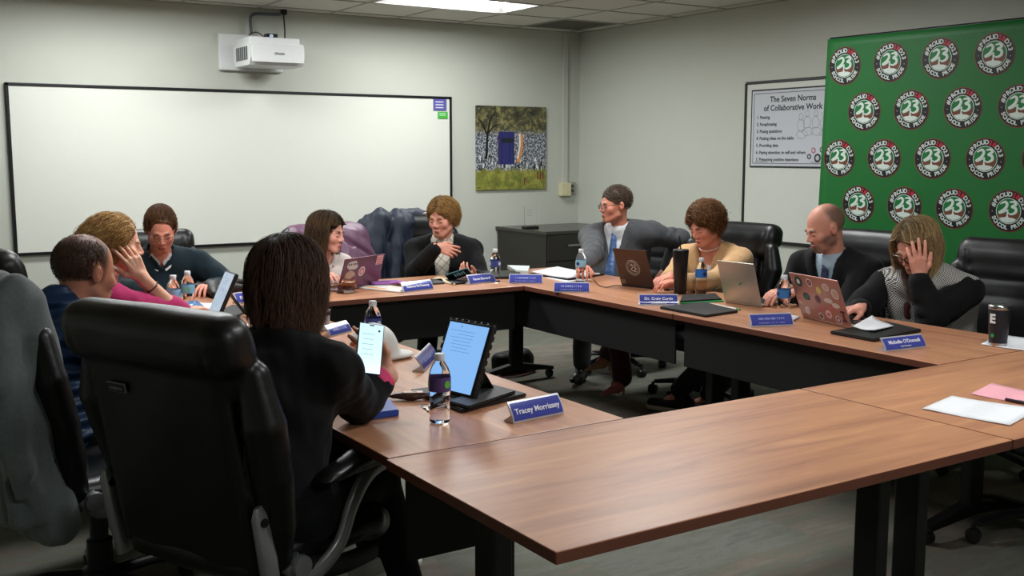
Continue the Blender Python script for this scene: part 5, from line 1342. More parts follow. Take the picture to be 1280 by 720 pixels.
    def creases(s, S, amp=.006):
        for sd, a in s.arms.items():
            for i, t in enumerate((-.12, -.06, 0, .06, .12)):
                u = unit(a['E'] - s.SH[sd]) if t < 0 else unit(a['W'] - a['E']); c = a['E'] + u * (t if t < 0 else min(t, .38 * np.linalg.norm(a['W'] - a['E'])))
                n = unit(np.cross(unit(a['E'] - s.SH[sd]), unit(a['W'] - a['E'])) + 1e-3); m_ = unit(np.cross(n, u))
                S.cone(c - n * .05 - m_ * .052 * s.g ** .5, c + n * .05 - m_ * .052 * s.g ** .5 + u * .02, .004, .004, k=.02, op='sub')
    def vee(s, S, apex, top_w, lap=.035, depth=.006, x0=0., bottom=None):
        """open front from the neck down to apex height, with raised lapels beside it"""
        zt = s.N[2]
        def fn(f, X, Y, Z):
            t = np.clip((Z - apex) / (zt - apex), -1, 1.3); w = top_w * np.clip(t, 0, 1.3)
            if bottom is not None: w = np.where(t < 0, -t * bottom, w)
            yc = np.interp(np.clip(Z, s.pel[2], s.N[2]), [s.pel[2], s.N[2]], [s.pel[1], s.N[1]])
            front = (Y > yc + .02)
            ax = np.abs(X - x0)
            f = np.where(front & (ax < w + lap) & (ax > w) & (t > -.05), f - depth, f)
            cut = np.where(front, w - ax, -1.)
            return np.maximum(f, cut)
        S.apply(fn)
    def front_y(s, V, x, z, r=.02, inf=0.):
        if not hasattr(s, 'tv'):
            S = SDF(s.pel - .35, np.maximum(s.N, s.ch) + .3, .012); s.torso(S, 0., .06); s.tv = S.surface()[0]
        V = s.tv
        m = (np.abs(V[:, 0] - x) < r) & (np.abs(V[:, 2] - z) < r)
        return V[m, 1].max() if m.any() else s.ch[1] + .12
    def trousers(s, m, inf=.012, name='trousers'):
        pts = [s.pel] + [p for l in s.legs.values() for p in l[:2]]
        S = SDF(np.min(pts, 0) - .24, np.max(pts, 0) + .2, .013)
        S.ell(s.pel, (.172 * s.g + inf, .14 * s.g + inf, .10))
        for sd, (k_, an, to) in s.legs.items():
            S.cone(s.pel + A3((sd * .09, .0, -.015)), k_, .085 * s.g ** .5 + inf, .060 + inf, k=.03); S.cone(k_, an + A3((0, 0, .02)), .060 + inf, .046 + inf, k=.02)
        S.disp(.004, 14, 5); return sdf_obj(name, S, m, s.root)
    def shoes(s, kind, mats, sides=(1, -1), names='shoe'):
        for sd in sides:
            k_, an, to = s.legs[sd]; d = unit((to - an) * A3((1, 1, .0 if kind == 'sneaker' else 1))); h0 = an - d * .05
            S = SDF(np.minimum(an, to) - .13, np.maximum(an, to) + .13, .006)
            up = A3((0, 0, 1)) if kind == 'sneaker' else unit(an - s.legs[sd][0]) * -1
            if kind == 'sneaker':
                b = A3((an[0], an[1], .0)); f0 = b - d * .06 + A3((0, 0, .05)); f1 = b + d * .17 + A3((0, 0, .038))
                S.cone(f0, f1, .040, .036, k=.01, sq=(1, 1, .9)); S.cone(f0 + A3((0, 0, .01)), an + A3((0, 0, .0)), .038, .040, k=.03)
                S.half((0, 0, .026), (0, 0, -1)); sdf_obj(names, S, mats[0], s.root)
                S = SDF(np.minimum(an, to) - .15, np.maximum(an, to) + .15, .006)
                S.cone(f0 * A3((1, 1, 0)) + A3((0, 0, .017)), f1 * A3((1, 1, 0)) + A3((0, 0, .017)), .045, .041, k=0, sq=(1, 1, .9)); S.half((0, 0, .03), (0, 0, 1)); S.half((0, 0, .001), (0, 0, -1))
                sdf_obj('shoe_sole', S, mats[1], s.root)
            else:
                d = unit(d * A3((1, 1, 0))); b0 = A3((an[0], an[1], an[2] - .065)); S.cone(b0 - d * .03, b0 + d * .10, .036, .038, k=.02); S.cone(b0 + d * .10, b0 + d * .19, .038, .022, k=.02, sq=(1, 1, .8)); S.cone(an, b0 + d * .02, .042, .036, k=.03); S.half((0, 0, an[2] - .108), (0, 0, -1))
                sdf_obj(names, S, mats[0], s.root)
    def glasses(s, m, w=.0245, h=.0165, r=.0013, lens=True):
        g = MB()
        for sd in (-1, 1):
            P = []
            for k in range(16):
                a = 2 * PI * k / 16; ca, sa = math.cos(a), math.sin(a)
                x = sd * .0325 + w * math.copysign(abs(ca) ** .6, ca); z = -.008 + h * math.copysign(abs(sa) ** .6, sa); P.append(s.hp((x, .106 - 1.2 * (abs(x) - .01) ** 1 * .28, z)))
            g.tube(P, r * 1.6, 6, closed=True)
            g.tube([s.hp((sd * .057, .092, .0)), s.hp((sd * .074, .075, .002)), s.hp((sd * .085, .0, .006)), s.hp((sd * .086, -.02, -.004))], r * 1.3, 6)
        g.tube([s.hp((-.010, .106, -.004)), s.hp((0, .109, .0)), s.hp((.010, .106, -.004))], r * 1.3, 6)
        g.build('glasses', m, s.root)
    def hair_cap(s, prims, col, cuts=(), noise=(.004, 60), h=.005, it=1, name='hair'):
        R = s.R; S = SDF(s.H - .26, s.H + .22, h)
        for c, r, k in prims: S.ell(s.hp(c), A3(r) * s.hs, R, k=k)
        for c, r, k in cuts: S.ell(s.hp(c), A3(r) * s.hs, R, k=k, op='sub')
        if noise: S.disp(noise[0], noise[1], 4)
        V, Q = S.surface(); V = relax(V, Q, it)
        r_ = np.random.default_rng(5).random(len(V)); n = vnoise(V[:, 0] * 90, V[:, 1] * 90, V[:, 2] * 90, 9)
        c = np.clip(A3(hexc(col))[None] * (1 + .35 * n[:, None] + .1 * (r_[:, None] - .5)), 0, 1)
        return link_mesh(name, mesh_np(name, V, Q, c), m_hairc, s.root)
    def strands(s, n, length, hull=((0, -.015, .03), (.088, .105, .098)), lift=.004, width=.0013, cols=('#2a1c16', '#4a342a'), ends=None, part=0., grav=.6, back=.3, side=.5, curl=0., cfreq=60, steps=22, front_z=.055, flick=0., seed=1, low=-.09, jitter=.25, taper=True, name='hair_strands', sphere=None, fwd=0., face_gap=.055, pull=.6, crown=0.):
        r = np.random.default_rng(seed); c0, r0 = A3(hull[0]), A3(hull[1])
        D = r.normal(size=(n * 6, 3)); D /= np.linalg.norm(D, axis=1)[:, None]; P = c0 + D * r0
        hz = front_z - .10 * np.clip((np.abs(P[:, 0]) - .03) / .05, 0, 1)        # hair line drops at the temples
        ok0 = r.random(len(P)) > crown * np.clip((P[:, 2] - .075) * 30, 0, 1)
        ok = ok0 & (P[:, 2] > low) & ~((P[:, 1] > .01) & (P[:, 2] < hz)); P = P[ok][:n]; D = D[ok][:n]; n = len(P)
        down = s.Rn.T @ A3((0, 0, -1)); Ls = length(P) if callable(length) else np.full(n, length); Ls = Ls * r.uniform(.8, 1.05, n)
        ly = r.uniform(0, 1, n) * lift + .001
        sd = np.sign(P[:, 0] - part + r.normal(size=n) * .004); seg = Ls / steps
        pos = P + D * ly[:, None]; path = [pos.copy()]; ph = r.uniform(0, 6.28, n); v = np.zeros((n, 3)); jit = r.normal(size=(n, 3)) * jitter
        for k in range(steps):
            t = k / steps
            G = down[None] * (grav + t * .8) + A3((0, -1, 0))[None] * back * (1 - t) + np.stack([sd, 0 * sd, 0 * sd], 1) * side * max(0, 1 - 1.6 * t) + A3((0, 1, 0))[None] * fwd + jit * .4
            q = (pos - c0) / r0; nn = q / r0; nn /= np.linalg.norm(nn, axis=1)[:, None]
            rad = np.linalg.norm(q, axis=1)
            inside = rad < 1 + ly / .09
            G = np.where((rad < 1.25)[:, None], G - nn * np.minimum((G * nn).sum(1), 0)[:, None], G)
            G = G - nn * (np.clip((rad - 1 - ly / .09) * 4, 0, .9) * (1 if t > .15 else 0) * pull)[:, None]
            if flick and t > .75: G = G + nn * flick * np.array([1, 1, .0])
            v = v * .45 + G * .55; v /= np.linalg.norm(v, axis=1)[:, None] + 1e-9
            pos = pos + v * seg[:, None]
            q = (pos - c0) / r0; rad = np.linalg.norm(q, axis=1); tgt = 1 + ly / .09
            m = rad < tgt; pos = np.where(m[:, None], c0 + q / rad[:, None] * tgt[:, None] * r0, pos)
            fg = (pos[:, 1] > .03) & (np.abs(pos[:, 0]) < face_gap) & (pos[:, 2] < front_z - .01)
            if face_gap > 0: pos[:, 0] = np.where(fg, np.where(pos[:, 0] >= 0, face_gap, -face_gap), pos[:, 0])
            if True:
                q2 = np.abs(pos[:, 0]); lowf = (pos[:, 2] < front_z - .012) & (pos[:, 1] > .035) & (pos[:, 2] > -.13)
                pos[:, 1] = np.where(lowf & (q2 < .085), np.minimum(pos[:, 1], .035 + .012 * np.clip((q2 - .06) / .02, 0, 1)), pos[:, 1])
                pos[:, 0] = np.where(lowf & (q2 < .071), np.where(pos[:, 0] >= 0, .071, -.071), pos[:, 0])
            if sphere:
                for sc_, sr in sphere:
                    e = pos - A3(sc_); d = np.linalg.norm(e, axis=1); mm = d < sr; pos = np.where(mm[:, None], A3(sc_) + e / d[:, None] * sr, pos)
            out = pos.copy()
            if curl:
                b = np.cross(v, nn); b /= np.linalg.norm(b, axis=1)[:, None] + 1e-9; a = curl * min(1, t * 3)
                ang = ph + cfreq * (k + 1) * seg; out = out + b * (np.sin(ang) * a)[:, None] + nn * ((np.cos(ang) + .6) * a)[:, None]
            path.append(out)
        P3 = np.stack(path, 1)                                    # n, m, 3 head-local
        m = P3.shape[1]; tang = np.gradient(P3, axis=1); tang /= np.linalg.norm(tang, axis=2)[..., None] + 1e-9
        outw = P3 - c0; outw /= np.linalg.norm(outw, axis=2)[..., None]; sdv = np.cross(tang, outw); sdv /= np.linalg.norm(sdv, axis=2)[..., None] + 1e-9; ov = np.cross(sdv, tang)
        wd = (width * (1 - .75 * np.linspace(0, 1, m) ** 3) if taper else np.full(m, width))[None, :, None] * r.uniform(.7, 1.4, n)[:, None, None]
        ring = np.stack([P3 + sdv * wd, P3 + ov * wd * .8, P3 - sdv * wd], 2)      # n,m,3,3
        V = (ring.reshape(-1, 3) * s.hs) @ s.Rn.T + s.H
        base = (np.arange(n)[:, None, None] * m + np.arange(m - 1)[None, :, None]) * 3; kk = np.arange(3)[None, None, :]; k2 = (kk + 1) % 3
        Q = np.stack([base + kk, base + k2, base + 3 + k2, base + 3 + kk], -1).reshape(-1, 4)
        ca, cb = A3(hexc(cols[0])), A3(hexc(cols[1])); mixv = r.random(n)[:, None, None] ** 1.3
        C = ca * (1 - mixv) + cb * mixv; C = np.repeat(C, m, 1)
        if ends is not None:
            tt = np.linspace(0, 1, m)[None, :, None] ** 1.2; C = C * (1 - tt) + A3(hexc(ends)) * tt * (.7 + .6 * mixv)
        C = np.repeat(C[:, :, None, :], 3, 2).reshape(-1, 3)
        return link_mesh(name, mesh_np(name, V, Q, np.clip(C, 0, 1)), m_hair, s.root)
FACECUT = [((0, .105, -.045), (.062, .065, .098), .012)]

# ------------------------------------------------------------------ materials of the clothes
m_blackknit = cloth_mat('black_knit', '#0e0e0f', var=.2, sheen=.04); m_pants = cloth_mat('dark_trousers', '#0d0e12', sheen=.03)
m_white_sh = cloth_mat('white_shirt', '#d9dadd', sheen=0, var=.03)
def front(S_, d): return d

def collar_flaps(P, m, inf=0., name='shirt_collar'):
    g = MB()
    for sd in (-1, 1):
        def yy(x, z): return P.front_y(None, x, z, .025) + inf + .004
        zt = P.N[2] - .01; pts = [(sd * .006, zt - .025), (sd * .048, zt + .03), (sd * .066, zt + .012), (sd * .048, zt - .055), (sd * .022, zt - .075)]
        g.add([(x, min(yy(x * .8, z - .02), yy(0, zt - .06) + .01) - (.012 if z > zt else 0), z) for x, z in pts], [(0, 1, 2, 3, 4)])
    ob = g.build(name, m, P.root); md = ob.modifiers.new('t', 'SOLIDIFY'); md.thickness = .004; ob['label'] = 'white shirt collar' if P.label.startswith('man with glasses') else 'shirt collar'
# ================================================================== D: woman with her back to the camera
D = Person('woman seen from behind with a dark brown bob, in a black sweater, holding a phone', (1.065, 2.80, 1.155), 40, .13, hyaw=0, hpitch=14, girth=1.02, sh=.175, female=True, skin='#c9977f')
ph_c = atz(462, 441, .865) ; ph_c = CP + ray(462, 441) * (2.78 / ray(462, 441).dot(FW))
el = atz(440, 497, .775)
D.arm(1, CP + ray(484, 468) * (3.13 / ray(484, 468).dot(FW)), fdir=tuple(-RT * .62 + UP * .78 + FW * .05), palm=tuple(-FW * .95 - UP * .2), elbow=atz(446, 503, .80), curl=(.16, .18, .22, .26), thumb=(.75, .35), sc=.9)
D.arm(-1, (1.30, 3.02, .80), fdir=(.9, .3, 0), palm=(0, 0, -1), pole=(.5, -.3, -1))
D.default_legs(.12, .53, .40, .05); D.legs[1] = (D.legs[1][0], D.L((1.50, 2.98, .11)), D.L((1.64, 2.94, .03))) ; D.legs[-1] = (D.L((1.36, 3.14, .53)), D.L((1.55, 3.33, .11)), D.L((1.70, 3.36, .03)))
D.build_body(brow='#2a1c16')
def f(S):
    D.torso(S, .006, .06); D.sleeves(S, .013, upto=.68); D.creases(S); D.open_neck(S, .055)
    S.cone(D.ch + A3((-.10, -.14, -.02)), D.ch + A3((.05, -.15, -.08)), .006, k=.03, op='sub'); S.cone(D.ab + A3((-.12, -.12, .02)), D.ab + A3((.1, -.14, .05)), .006, k=.03, op='sub')
D.cloth('sweater', m_blackknit, f, h=.008, fold=(.008, 11, 2))
w_ = D.arms[1]; g = SDF(w_['W'] - .09, w_['W'] + .09, .005); u_ = unit(w_['W'] - w_['E']); g.cone(w_['W'] - u_ * .05, w_['W'] - u_ * .004, .041, .038, k=0); g.half(w_['W'] - u_ * .008, u_); g.half(w_['W'] - u_ * .045, -u_)
sdf_obj('pink_cuff', g, mat('pink_fleece', '#e0487a', rough=.8), D.root)['label'] = 'bright pink cuff'
D.trousers(m_pants)
m_sneak = mat('grey_white_suede', '#b5b6b4', rough=.7, var=.1); m_sole = mat('white_rubber', '#d4d5d0', rough=.6)
D.shoes('sneaker', [m_sneak, m_sole])
D.hair_cap([((0, -.022, .035), (.093, .112, .100), .001), ((0, -.030, -.04), (.090, .100, .085), .03)], '#1d1411', cuts=[((0, .12, -.07), (.07, .08, .14), .02)], noise=(.003, 70))
D.strands(6500, lambda P: .095 + .02 * np.sin(P[:, 0] * 70 + P[:, 1] * 45) + .16 * np.clip((P[:, 2] + .08) / .20, 0, 1), hull=((0, -.025, .02), (.094, .110, .108)), lift=.007, width=.0009, cols=('#2c1e18', '#57423a'), ends='#6e5040', grav=1.0, side=.30, back=.15, flick=.9, low=-.12, jitter=.12, seed=3, steps=24, part=-.01, face_gap=.06, curl=.004, cfreq=45)

# ================================================================== A: balding man in blue jacket
A = Person('balding man in a blue quilted jacket seen from behind the nearest chair', (.765, 4.03, 1.092), 15, .16, hyaw=6, hpitch=10, hs=1.07, girth=1.12, sh=.20, skin='#bf8066', belly=.02)
A.arm(1, (1.28, 3.78, .80), palm=(0, 0, -1)); A.arm(-1, (1.30, 4.15, .80), palm=(0, 0, -1)); A.default_legs()
A.build_body(brow='#4a3528', stubble='#9a6a55', scalp=('#3d2d25', .040, .55), voxel=.0036)
m_quilt, nt, b = newmat('blue_quilted_nylon')
tc = N(nt, 'ShaderNodeTexCoord'); wv = N(nt, 'ShaderNodeTexWave', Scale=5.5, Distortion=1.2); wv.bands_direction = 'Z'; nt.links.new(tc.outputs['Object'], wv.inputs['Vector'])
b.inputs['Base Color'].default_value = (*hexc('#1f3d63'), 1); b.inputs['Roughness'].default_value = .45; bp = N(nt, 'ShaderNodeBump', Strength=.9, Distance=.02); nt.links.new(wv.outputs['Fac'], bp.inputs['Height']); nt.links.new(bp.outputs['Normal'], b.inputs['Normal'])
def f(S):
    A.torso(S, .018, .06); A.sleeves(S, .018, upto=.95); A.creases(S)
    S.cone(A.N + A3((0, -.015, -.01)), A.N + A3((0, -.03, .05)), .095, .086, k=.03); A.open_neck(S, .058, .02, .01)
A.cloth('quilted_jacket', m_quilt, f, fold=(.006, 14, 3)); A.trousers(m_pants); A.shoes('dress', [mat('black_shoe', '#0e0d0c', rough=.35)])
A.strands(4500, .008, hull=((0, -.022, .032), (.0780, .1012, .0892)), lift=.0012, width=.0006, cols=('#33271f', '#5c4838'), front_z=.14, low=-.045, steps=3, seed=4, jitter=.3, grav=.8, name='short_hair', face_gap=0, crown=.72)

# ================================================================== B: blonde woman, hand to her cheek
B_h = atx(146, 304, 1.02)
Bp = Person('curly blonde woman in a magenta sweater resting her cheek on her hand', tuple(B_h), 0, .24, hyaw=-8, hpitch=8, hroll=0, girth=.98, sh=.17, female=True, skin='#cf9a80')
d_ = 4.42
def at_depth(u, v, d): r_ = ray(u, v); return CP + r_ * d
dB = (B_h - CP).dot(FW)
Bp.arm(1, at_depth(179, 349, dB - .05), fdir=(-.40, .12, .85), palm=(-.3, .85, .2), elbow=at_depth(221, 391, dB + .06), curl=(.25, .25, .35, .5), thumb=(.9, .6))
Bp.arm(-1, tuple(atz(228, 388, .765)), fdir=(.9, .1, 0), palm=(0, 0, -1)); Bp.default_legs()
Bp.build_body(brow='#8a6a48', lips='#b4605a')
m_pink = cloth_mat('magenta_knit', '#a81758', bscale=220, bump=.6)
def f(S): Bp.torso(S, .006, .06); Bp.sleeves(S, .012, upto=.12); Bp.open_neck(S, .06)
Bp.cloth('sweater', m_pink, f, fold=(.005, 13, 2)); Bp.trousers(m_pants); Bp.shoes('dress', [mat('black_shoe', '#0e0d0c', rough=.35)])
br_ = MB(); wv_ = Bp.arms[1]; u_ = Vector(unit(wv_['W'] - wv_['E'])); c_ = Vector(wv_['W']) - u_ * .05; q_ = u_.orthogonal().normalized(); q2 = u_.cross(q_)
br_.tube([c_ + q_ * .032 * math.cos(a) + q2 * .032 * math.sin(a) for a in np.linspace(0, 2 * PI, 24, endpoint=False)], .0035, 6, closed=True); br_.build('bracelet', mat('dark_beads', '#4a3028', rough=.3), Bp.root)
Bp.hair_cap([((0, -.022, .032), (.086, .106, .097), .001), ((0, -.06, -.03), (.085, .08, .09), .03), ((0, -.065, -.10), (.075, .06, .07), .03)], '#7d5c36', cuts=[((0, .122, -.020), (.085, .090, .108), .012)], noise=(.006, 60))
Bp.strands(3000, lambda P: .14 + .12 * np.clip(-P[:, 1] / .1, 0, 1), hull=((0, -.022, .022), (.086, .106, .098)), lift=.010, width=.0013, cols=('#8a6438', '#dcb67a'), ends='#c99a5e', grav=.7, side=.25, back=.9, curl=.0055, cfreq=110, low=-.10, steps=26, jitter=.3, seed=6, face_gap=.065, front_z=.092)

# ================================================================== C: man with glasses in dark pullover
Cp = Person('man with glasses and short brown hair in a dark quarter zip pullover, looking down', (1.535, 6.0, 1.095), -97, .24, hyaw=-4, hpitch=26, girth=1.22, sh=.205, skin='#c98672', belly=.05)
Cp.arm(-1, tuple(atz(262, 356, .79)), fdir=(-.5, -.8, 0), palm=(0, 0, -1), pole=(1., -.1, -.6)); Cp.arm(1, tuple(atz(196, 366, .79)), fdir=(.2, -.9, 0), palm=(0, 0, -1), pole=(1, -.1, -.6)); Cp.default_legs()
Cp.build_body(brow='#5a3a28', stubble='#b06f5c')
m_navy = cloth_mat('dark_teal_fleece', '#15262e', sheen=.08)
def f(S):
    Cp.torso(S, .010, .06); Cp.sleeves(S, .015, upto=.92); Cp.creases(S)
    S.cone(Cp.N + A3((0, 0, -.01)), Cp.N + A3((0, .005, .03)), .080, .074, k=.03); Cp.open_neck(S, .062, .02, .03); Cp.vee(S, Cp.N[2] - .075, .045, lap=.012, depth=.003)
o = Cp.cloth('pullover', m_navy, f, fold=(.005, 11, 4)); V_ = Cp.last
collar_flaps(Cp, m_white_sh, .012)
g = MB(); zz_ = Cp.N[2] - .075; P_ = [(0, Cp.front_y(V_, 0, z) + .003, z) for z in np.linspace(zz_ + .0, zz_ - .06, 5)]; g.tube(P_, .003, 6); g.build('zipper', m_white, Cp.root)
g = MB(); lx = -.085
for k, (dx, dz, w, h_) in enumerate([(0, .0, .030, .0035), (0, -.010, .028, .004), (-.004, .012, .014, .006), (.004, .022, .007, .008), (0, -.02, .02, .002)]):
    z = Cp.N[2] - .125 + dz; y = Cp.front_y(V_, lx + dx, z, .03); g.box((lx + dx, y + .001, z), (w, .004, h_), rot=RX(.2) @ RZ(.25), bev=.001)
g.build('chest_emblem', mat('pale_embroidery', '#9fb0b0', rough=.8), Cp.root)
Cp.trousers(m_pants); Cp.shoes('dress', [mat('black_shoe', '#0e0d0c', rough=.35)]); Cp.glasses(mat('thin_silver_frame', '#8a8a8c', rough=.25, metal=.8), w=.023, h=.014, r=.0009)
Cp.hair_cap([((0, -.022, .036), (.083, .104, .095), .001)], '#54361f', cuts=[((0, .124, .012), (.085, .088, .085), .008), ((0, .02, -.125), (.12, .12, .088), .008)], noise=(.002, 110), h=.0045)
Cp.strands(2400, .024, hull=((0, -.022, .036), (.083, .103, .096)), lift=.004, width=.0010, cols=('#3d2615', '#6e4a2c'), front_z=.102, low=-.02, steps=5, fwd=.3, back=-.1, grav=.2, side=.15, seed=7, face_gap=0, jitter=.4)

# ================================================================== E: woman reading from the maroon laptop
E_p = Person('woman with long brown hair in a cream top speaking behind the maroon laptop', tuple(atx(410, 290, 2.56)), -80, .14, hyaw=30, hpitch=10, hroll=0, girth=.95, sh=.165, female=True, skin='#cf9684')
E_p.arm(1, (2.44, 5.94, .80), fdir=(.2, -.9, 0), palm=(0, 0, -1)); E_p.arm(-1, (2.62, 5.93, .80), fdir=(-.2, -.9, 0), palm=(0, 0, -1)); E_p.default_legs()
E_p.build_body(brow='#4a3324', lips='#b5484c')
m_cream = cloth_mat('cream_knit', '#ddd2cb', sheen=0)
def f(S): E_p.torso(S, .008, .06); E_p.sleeves(S, .014, upto=.93); E_p.creases(S); S.cone(E_p.N, E_p.N + A3((0, -.01, .02)), .075, .07, k=.03); E_p.open_neck(S, .058, .0, .035)
E_p.cloth('sweater', m_cream, f); V_ = E_p.last
g = MB()
for k in range(7):
    x = -.05 + .02 * (k % 3) + .01; z = E_p.ch[2] + .06 - .035 * k; y = E_p.front_y(V_, x, z); g.tube([(x, y + .001, z), (x + .012, y + .002, z + .012), (x + .02, y + .001, z)], .003, 5)
g.build('pink_print', mat('rose_print', '#b4455a', rough=.8), E_p.root)
E_p.trousers(m_pants); E_p.shoes('dress', [mat('black_shoe', '#0e0d0c', rough=.35)])
E_p.hair_cap([((0, -.022, .034), (.085, .104, .095), .001), ((0, -.05, -.06), (.082, .07, .11), .03)], '#2b1c14', cuts=[((0, .112, -.03), (.070, .085, .105), .012)], noise=(.003, 70))
E_p.strands(3000, lambda P: .34 + 0 * P[:, 0], hull=((0, -.022, .028), (.088, .108, .100)), lift=.008, width=.0012, cols=('#20140f', '#3d2a1e'), ends='#9a7a50', grav=1., side=.55, back=.15, low=-.05, steps=26, seed=8, jitter=.16, face_gap=.062, front_z=.07, curl=.003, cfreq=40)

# ================================================================== F: woman in black cardigan
Fp = Person('woman with short golden brown hair in a black cardigan, hand on her chest', tuple(aty(552, 272, 6.08)), -112, .13, hyaw=-34, hpitch=12, girth=1.08, sh=.185, female=True, skin='#c78b76')
F_h = aty(552, 272, 6.08); dF = (F_h - CP).dot(FW)
Fp.arm(1, at_depth(545, 309, dF - .22), fdir=(.85, -.35, -.22), palm=(-.2, .9, -.1), curl=(.35, .4, .5, .55), elbow=at_depth(519, 341, dF - .06), sc=.95)
Fp.arm(-1, at_depth(592, 345, dF - .30), fdir=(-.75, -.35, .25), palm=(-.1, .2, .9), elbow=at_depth(601, 352, dF - .02), curl=(.7, .75, .8, .85), sc=.9); Fp.default_legs()
Fp.build_body(brow='#7a5a3e', lips='#b06058')
m_plaid, nt, b = newmat('cream_plaid_knit')
tc = N(nt, 'ShaderNodeTexCoord'); mp = N(nt, 'ShaderNodeMapping'); mp.inputs['Rotation'].default_value = (0, .7, 0); nt.links.new(tc.outputs['Object'], mp.inputs['Vector'])
br = N(nt, 'ShaderNodeTexBrick', Scale=1.); br.offset = 0; br.inputs['Brick Width'].default_value = .045; br.inputs['Row Height'].default_value = .045; br.inputs['Mortar Size'].default_value = .0022
sw_ = N(nt, 'ShaderNodeSeparateXYZ'); cb_ = N(nt, 'ShaderNodeCombineXYZ'); nt.links.new(mp.outputs['Vector'], sw_.inputs[0]); nt.links.new(sw_.outputs['X'], cb_.inputs['X']); nt.links.new(sw_.outputs['Z'], cb_.inputs['Y']); nt.links.new(cb_.outputs[0], br.inputs['Vector'])
for k_, c_ in (('Color1', '#cfcabc'), ('Color2', '#d6d1c3'), ('Mortar', '#7e776a')): br.inputs[k_].default_value = (*hexc(c_), 1)
nt.links.new(br.outputs['Color'], b.inputs['Base Color']); b.inputs['Roughness'].default_value = .9
def f(S): Fp.torso(S, .0, .06); S.cone(Fp.N + A3((0, 0, -.02)), Fp.N + A3((0, .02, .045)), .068, .060, k=.02); S.cone(Fp.N + A3((0, .02, .045)), Fp.hp((0, .02, -.03)), .052, .09, k=.005, op='sub')
Fp.cloth('turtleneck', m_plaid, f, fold=(.002, 20, 2))
def f(S): Fp.torso(S, .012, .06); Fp.open_neck(S, .062, 0, .02); Fp.vee(S, Fp.pel[2] - .12, .07, lap=.02, depth=.004); Fp.sleeves(S, .016, upto=.93); Fp.creases(S)
Fp.cloth('cardigan', m_blackknit, f, fold=(.005, 11, 6)); Fp.trousers(m_pants); Fp.shoes('dress', [mat('black_shoe', '#0e0d0c', rough=.35)])
Fp.hair_cap([((0, -.022, .038), (.086, .104, .094), .001), ((0, -.055, -.015), (.080, .070, .070), .03)], '#6a4a28', cuts=[((0, .122, -.025), (.088, .090, .088), .012)], noise=(.005, 55))
Fp.strands(3200, lambda P: .042 + .035 * np.clip(-P[:, 1] / .06, 0, 1), hull=((0, -.022, .038), (.087, .105, .096)), lift=.007, width=.0012, cols=('#6a4826', '#c29a5e'), ends='#a07a48', grav=.35, side=.6, back=.5, fwd=.0, low=-.04, steps=10, seed=9, jitter=.3, face_gap=.0, front_z=.06, curl=.002, cfreq=60)

# ================================================================== suits
def suit(P, m_suit, m_shirt, m_tie, apex, inf=.014, folds=(.005, 11, 3), topw=.072):
    def f(S): P.torso(S, .0, .06); S.cone(P.N + A3((0, 0, -.02)), P.N + A3((0, .006, -.002)), .068, .066, k=.02); P.sleeves(S, -.006, upto=.99)
    P.cloth('shirt', m_shirt, f, fold=(.002, 22, 2), h=.008); V = P.last
    def f(S):
        P.torso(S, inf, .06); P.open_neck(S, .070, .01, .01); P.vee(S, apex, topw, lap=.045, depth=.006, bottom=.10); P.sleeves(S, .016, upto=.90); P.creases(S)
        for sd in (-1, 1): S.cone(P.SH[sd] + A3((-sd * .01, .03, .05)), P.SH[sd] + A3((-sd * .015, -.04, -.08)), .004, k=.01, op='sub')
    P.cloth('suit_jacket', m_suit, f, fold=folds, h=.008)
    g = MB()
    for sd in (-1, 1):   # collar points
        zt = P.N[2] + .012; y0 = P.front_y(V, 0, P.N[2] - .03); g.add([(sd * .004, y0 + .012, zt), (sd * .045, y0 - .012, zt + .018), (sd * .050, y0 - .004, zt - .012), (sd * .022, y0 + .014, zt - .052), (sd * .004, y0 + .017, zt - .012)], [(0, 1, 2, 3, 4)])
    ob = g.build('shirt_collar', m_shirt, P.root); md = ob.modifiers.new('t', 'SOLIDIFY'); md.thickness = .003
    S = SDF(A3((-.1, P.pel[1] - .1, P.pel[2] - .1)), A3((.1, P.N[1] + .3, P.N[2] + .1)), .005)
    zs = np.linspace(P.N[2] - .01, P.pel[2] + .06, 13); yv = [P.front_y(V, 0, z) + .007 for z in zs]
    for i in range(12): S.cone((0, yv[i], zs[i]), (0, yv[i + 1], zs[i + 1]), .015 + .0022 * i, .015 + .0022 * (i + 1), k=.004, sq=(1, .40, 1))
    S.cone((0, yv[0] + .004, zs[0] + .004), (0, yv[0] + .004, zs[0] - .022), .019, .013, k=.003, sq=(1, .6, 1))
    sdf_obj('tie', S, m_tie, P.root)
def tie_mat(name, base, line, w=.006, s_=.02):
    m, nt, b = newmat(name); tc = N(nt, 'ShaderNodeTexCoord'); mp = N(nt, 'ShaderNodeMapping'); mp.inputs['Rotation'].default_value = (0, .6, 0); nt.links.new(tc.outputs['Object'], mp.inputs['Vector'])
    sx = N(nt, 'ShaderNodeSeparateXYZ'); cb = N(nt, 'ShaderNodeCombineXYZ'); nt.links.new(mp.outputs[0], sx.inputs[0]); nt.links.new(sx.outputs['X'], cb.inputs['X']); nt.links.new(sx.outputs['Z'], cb.inputs['Y'])
    br = N(nt, 'ShaderNodeTexBrick', Scale=1.); br.offset = 0; br.inputs['Brick Width'].default_value = s_; br.inputs['Row Height'].default_value = s_; br.inputs['Mortar Size'].default_value = w
    br.inputs['Color1'].default_value = (*hexc(base), 1); br.inputs['Color2'].default_value = (*hexc(base), 1); br.inputs['Mortar'].default_value = (*hexc(line), 1)
    nt.links.new(cb.outputs[0], br.inputs['Vector']); nt.links.new(br.outputs['Color'], b.inputs['Base Color']); b.inputs['Roughness'].default_value = .45; return m
G_h = Vector((4.44, 5.64, 1.172)); dG = (G_h - CP).dot(FW)
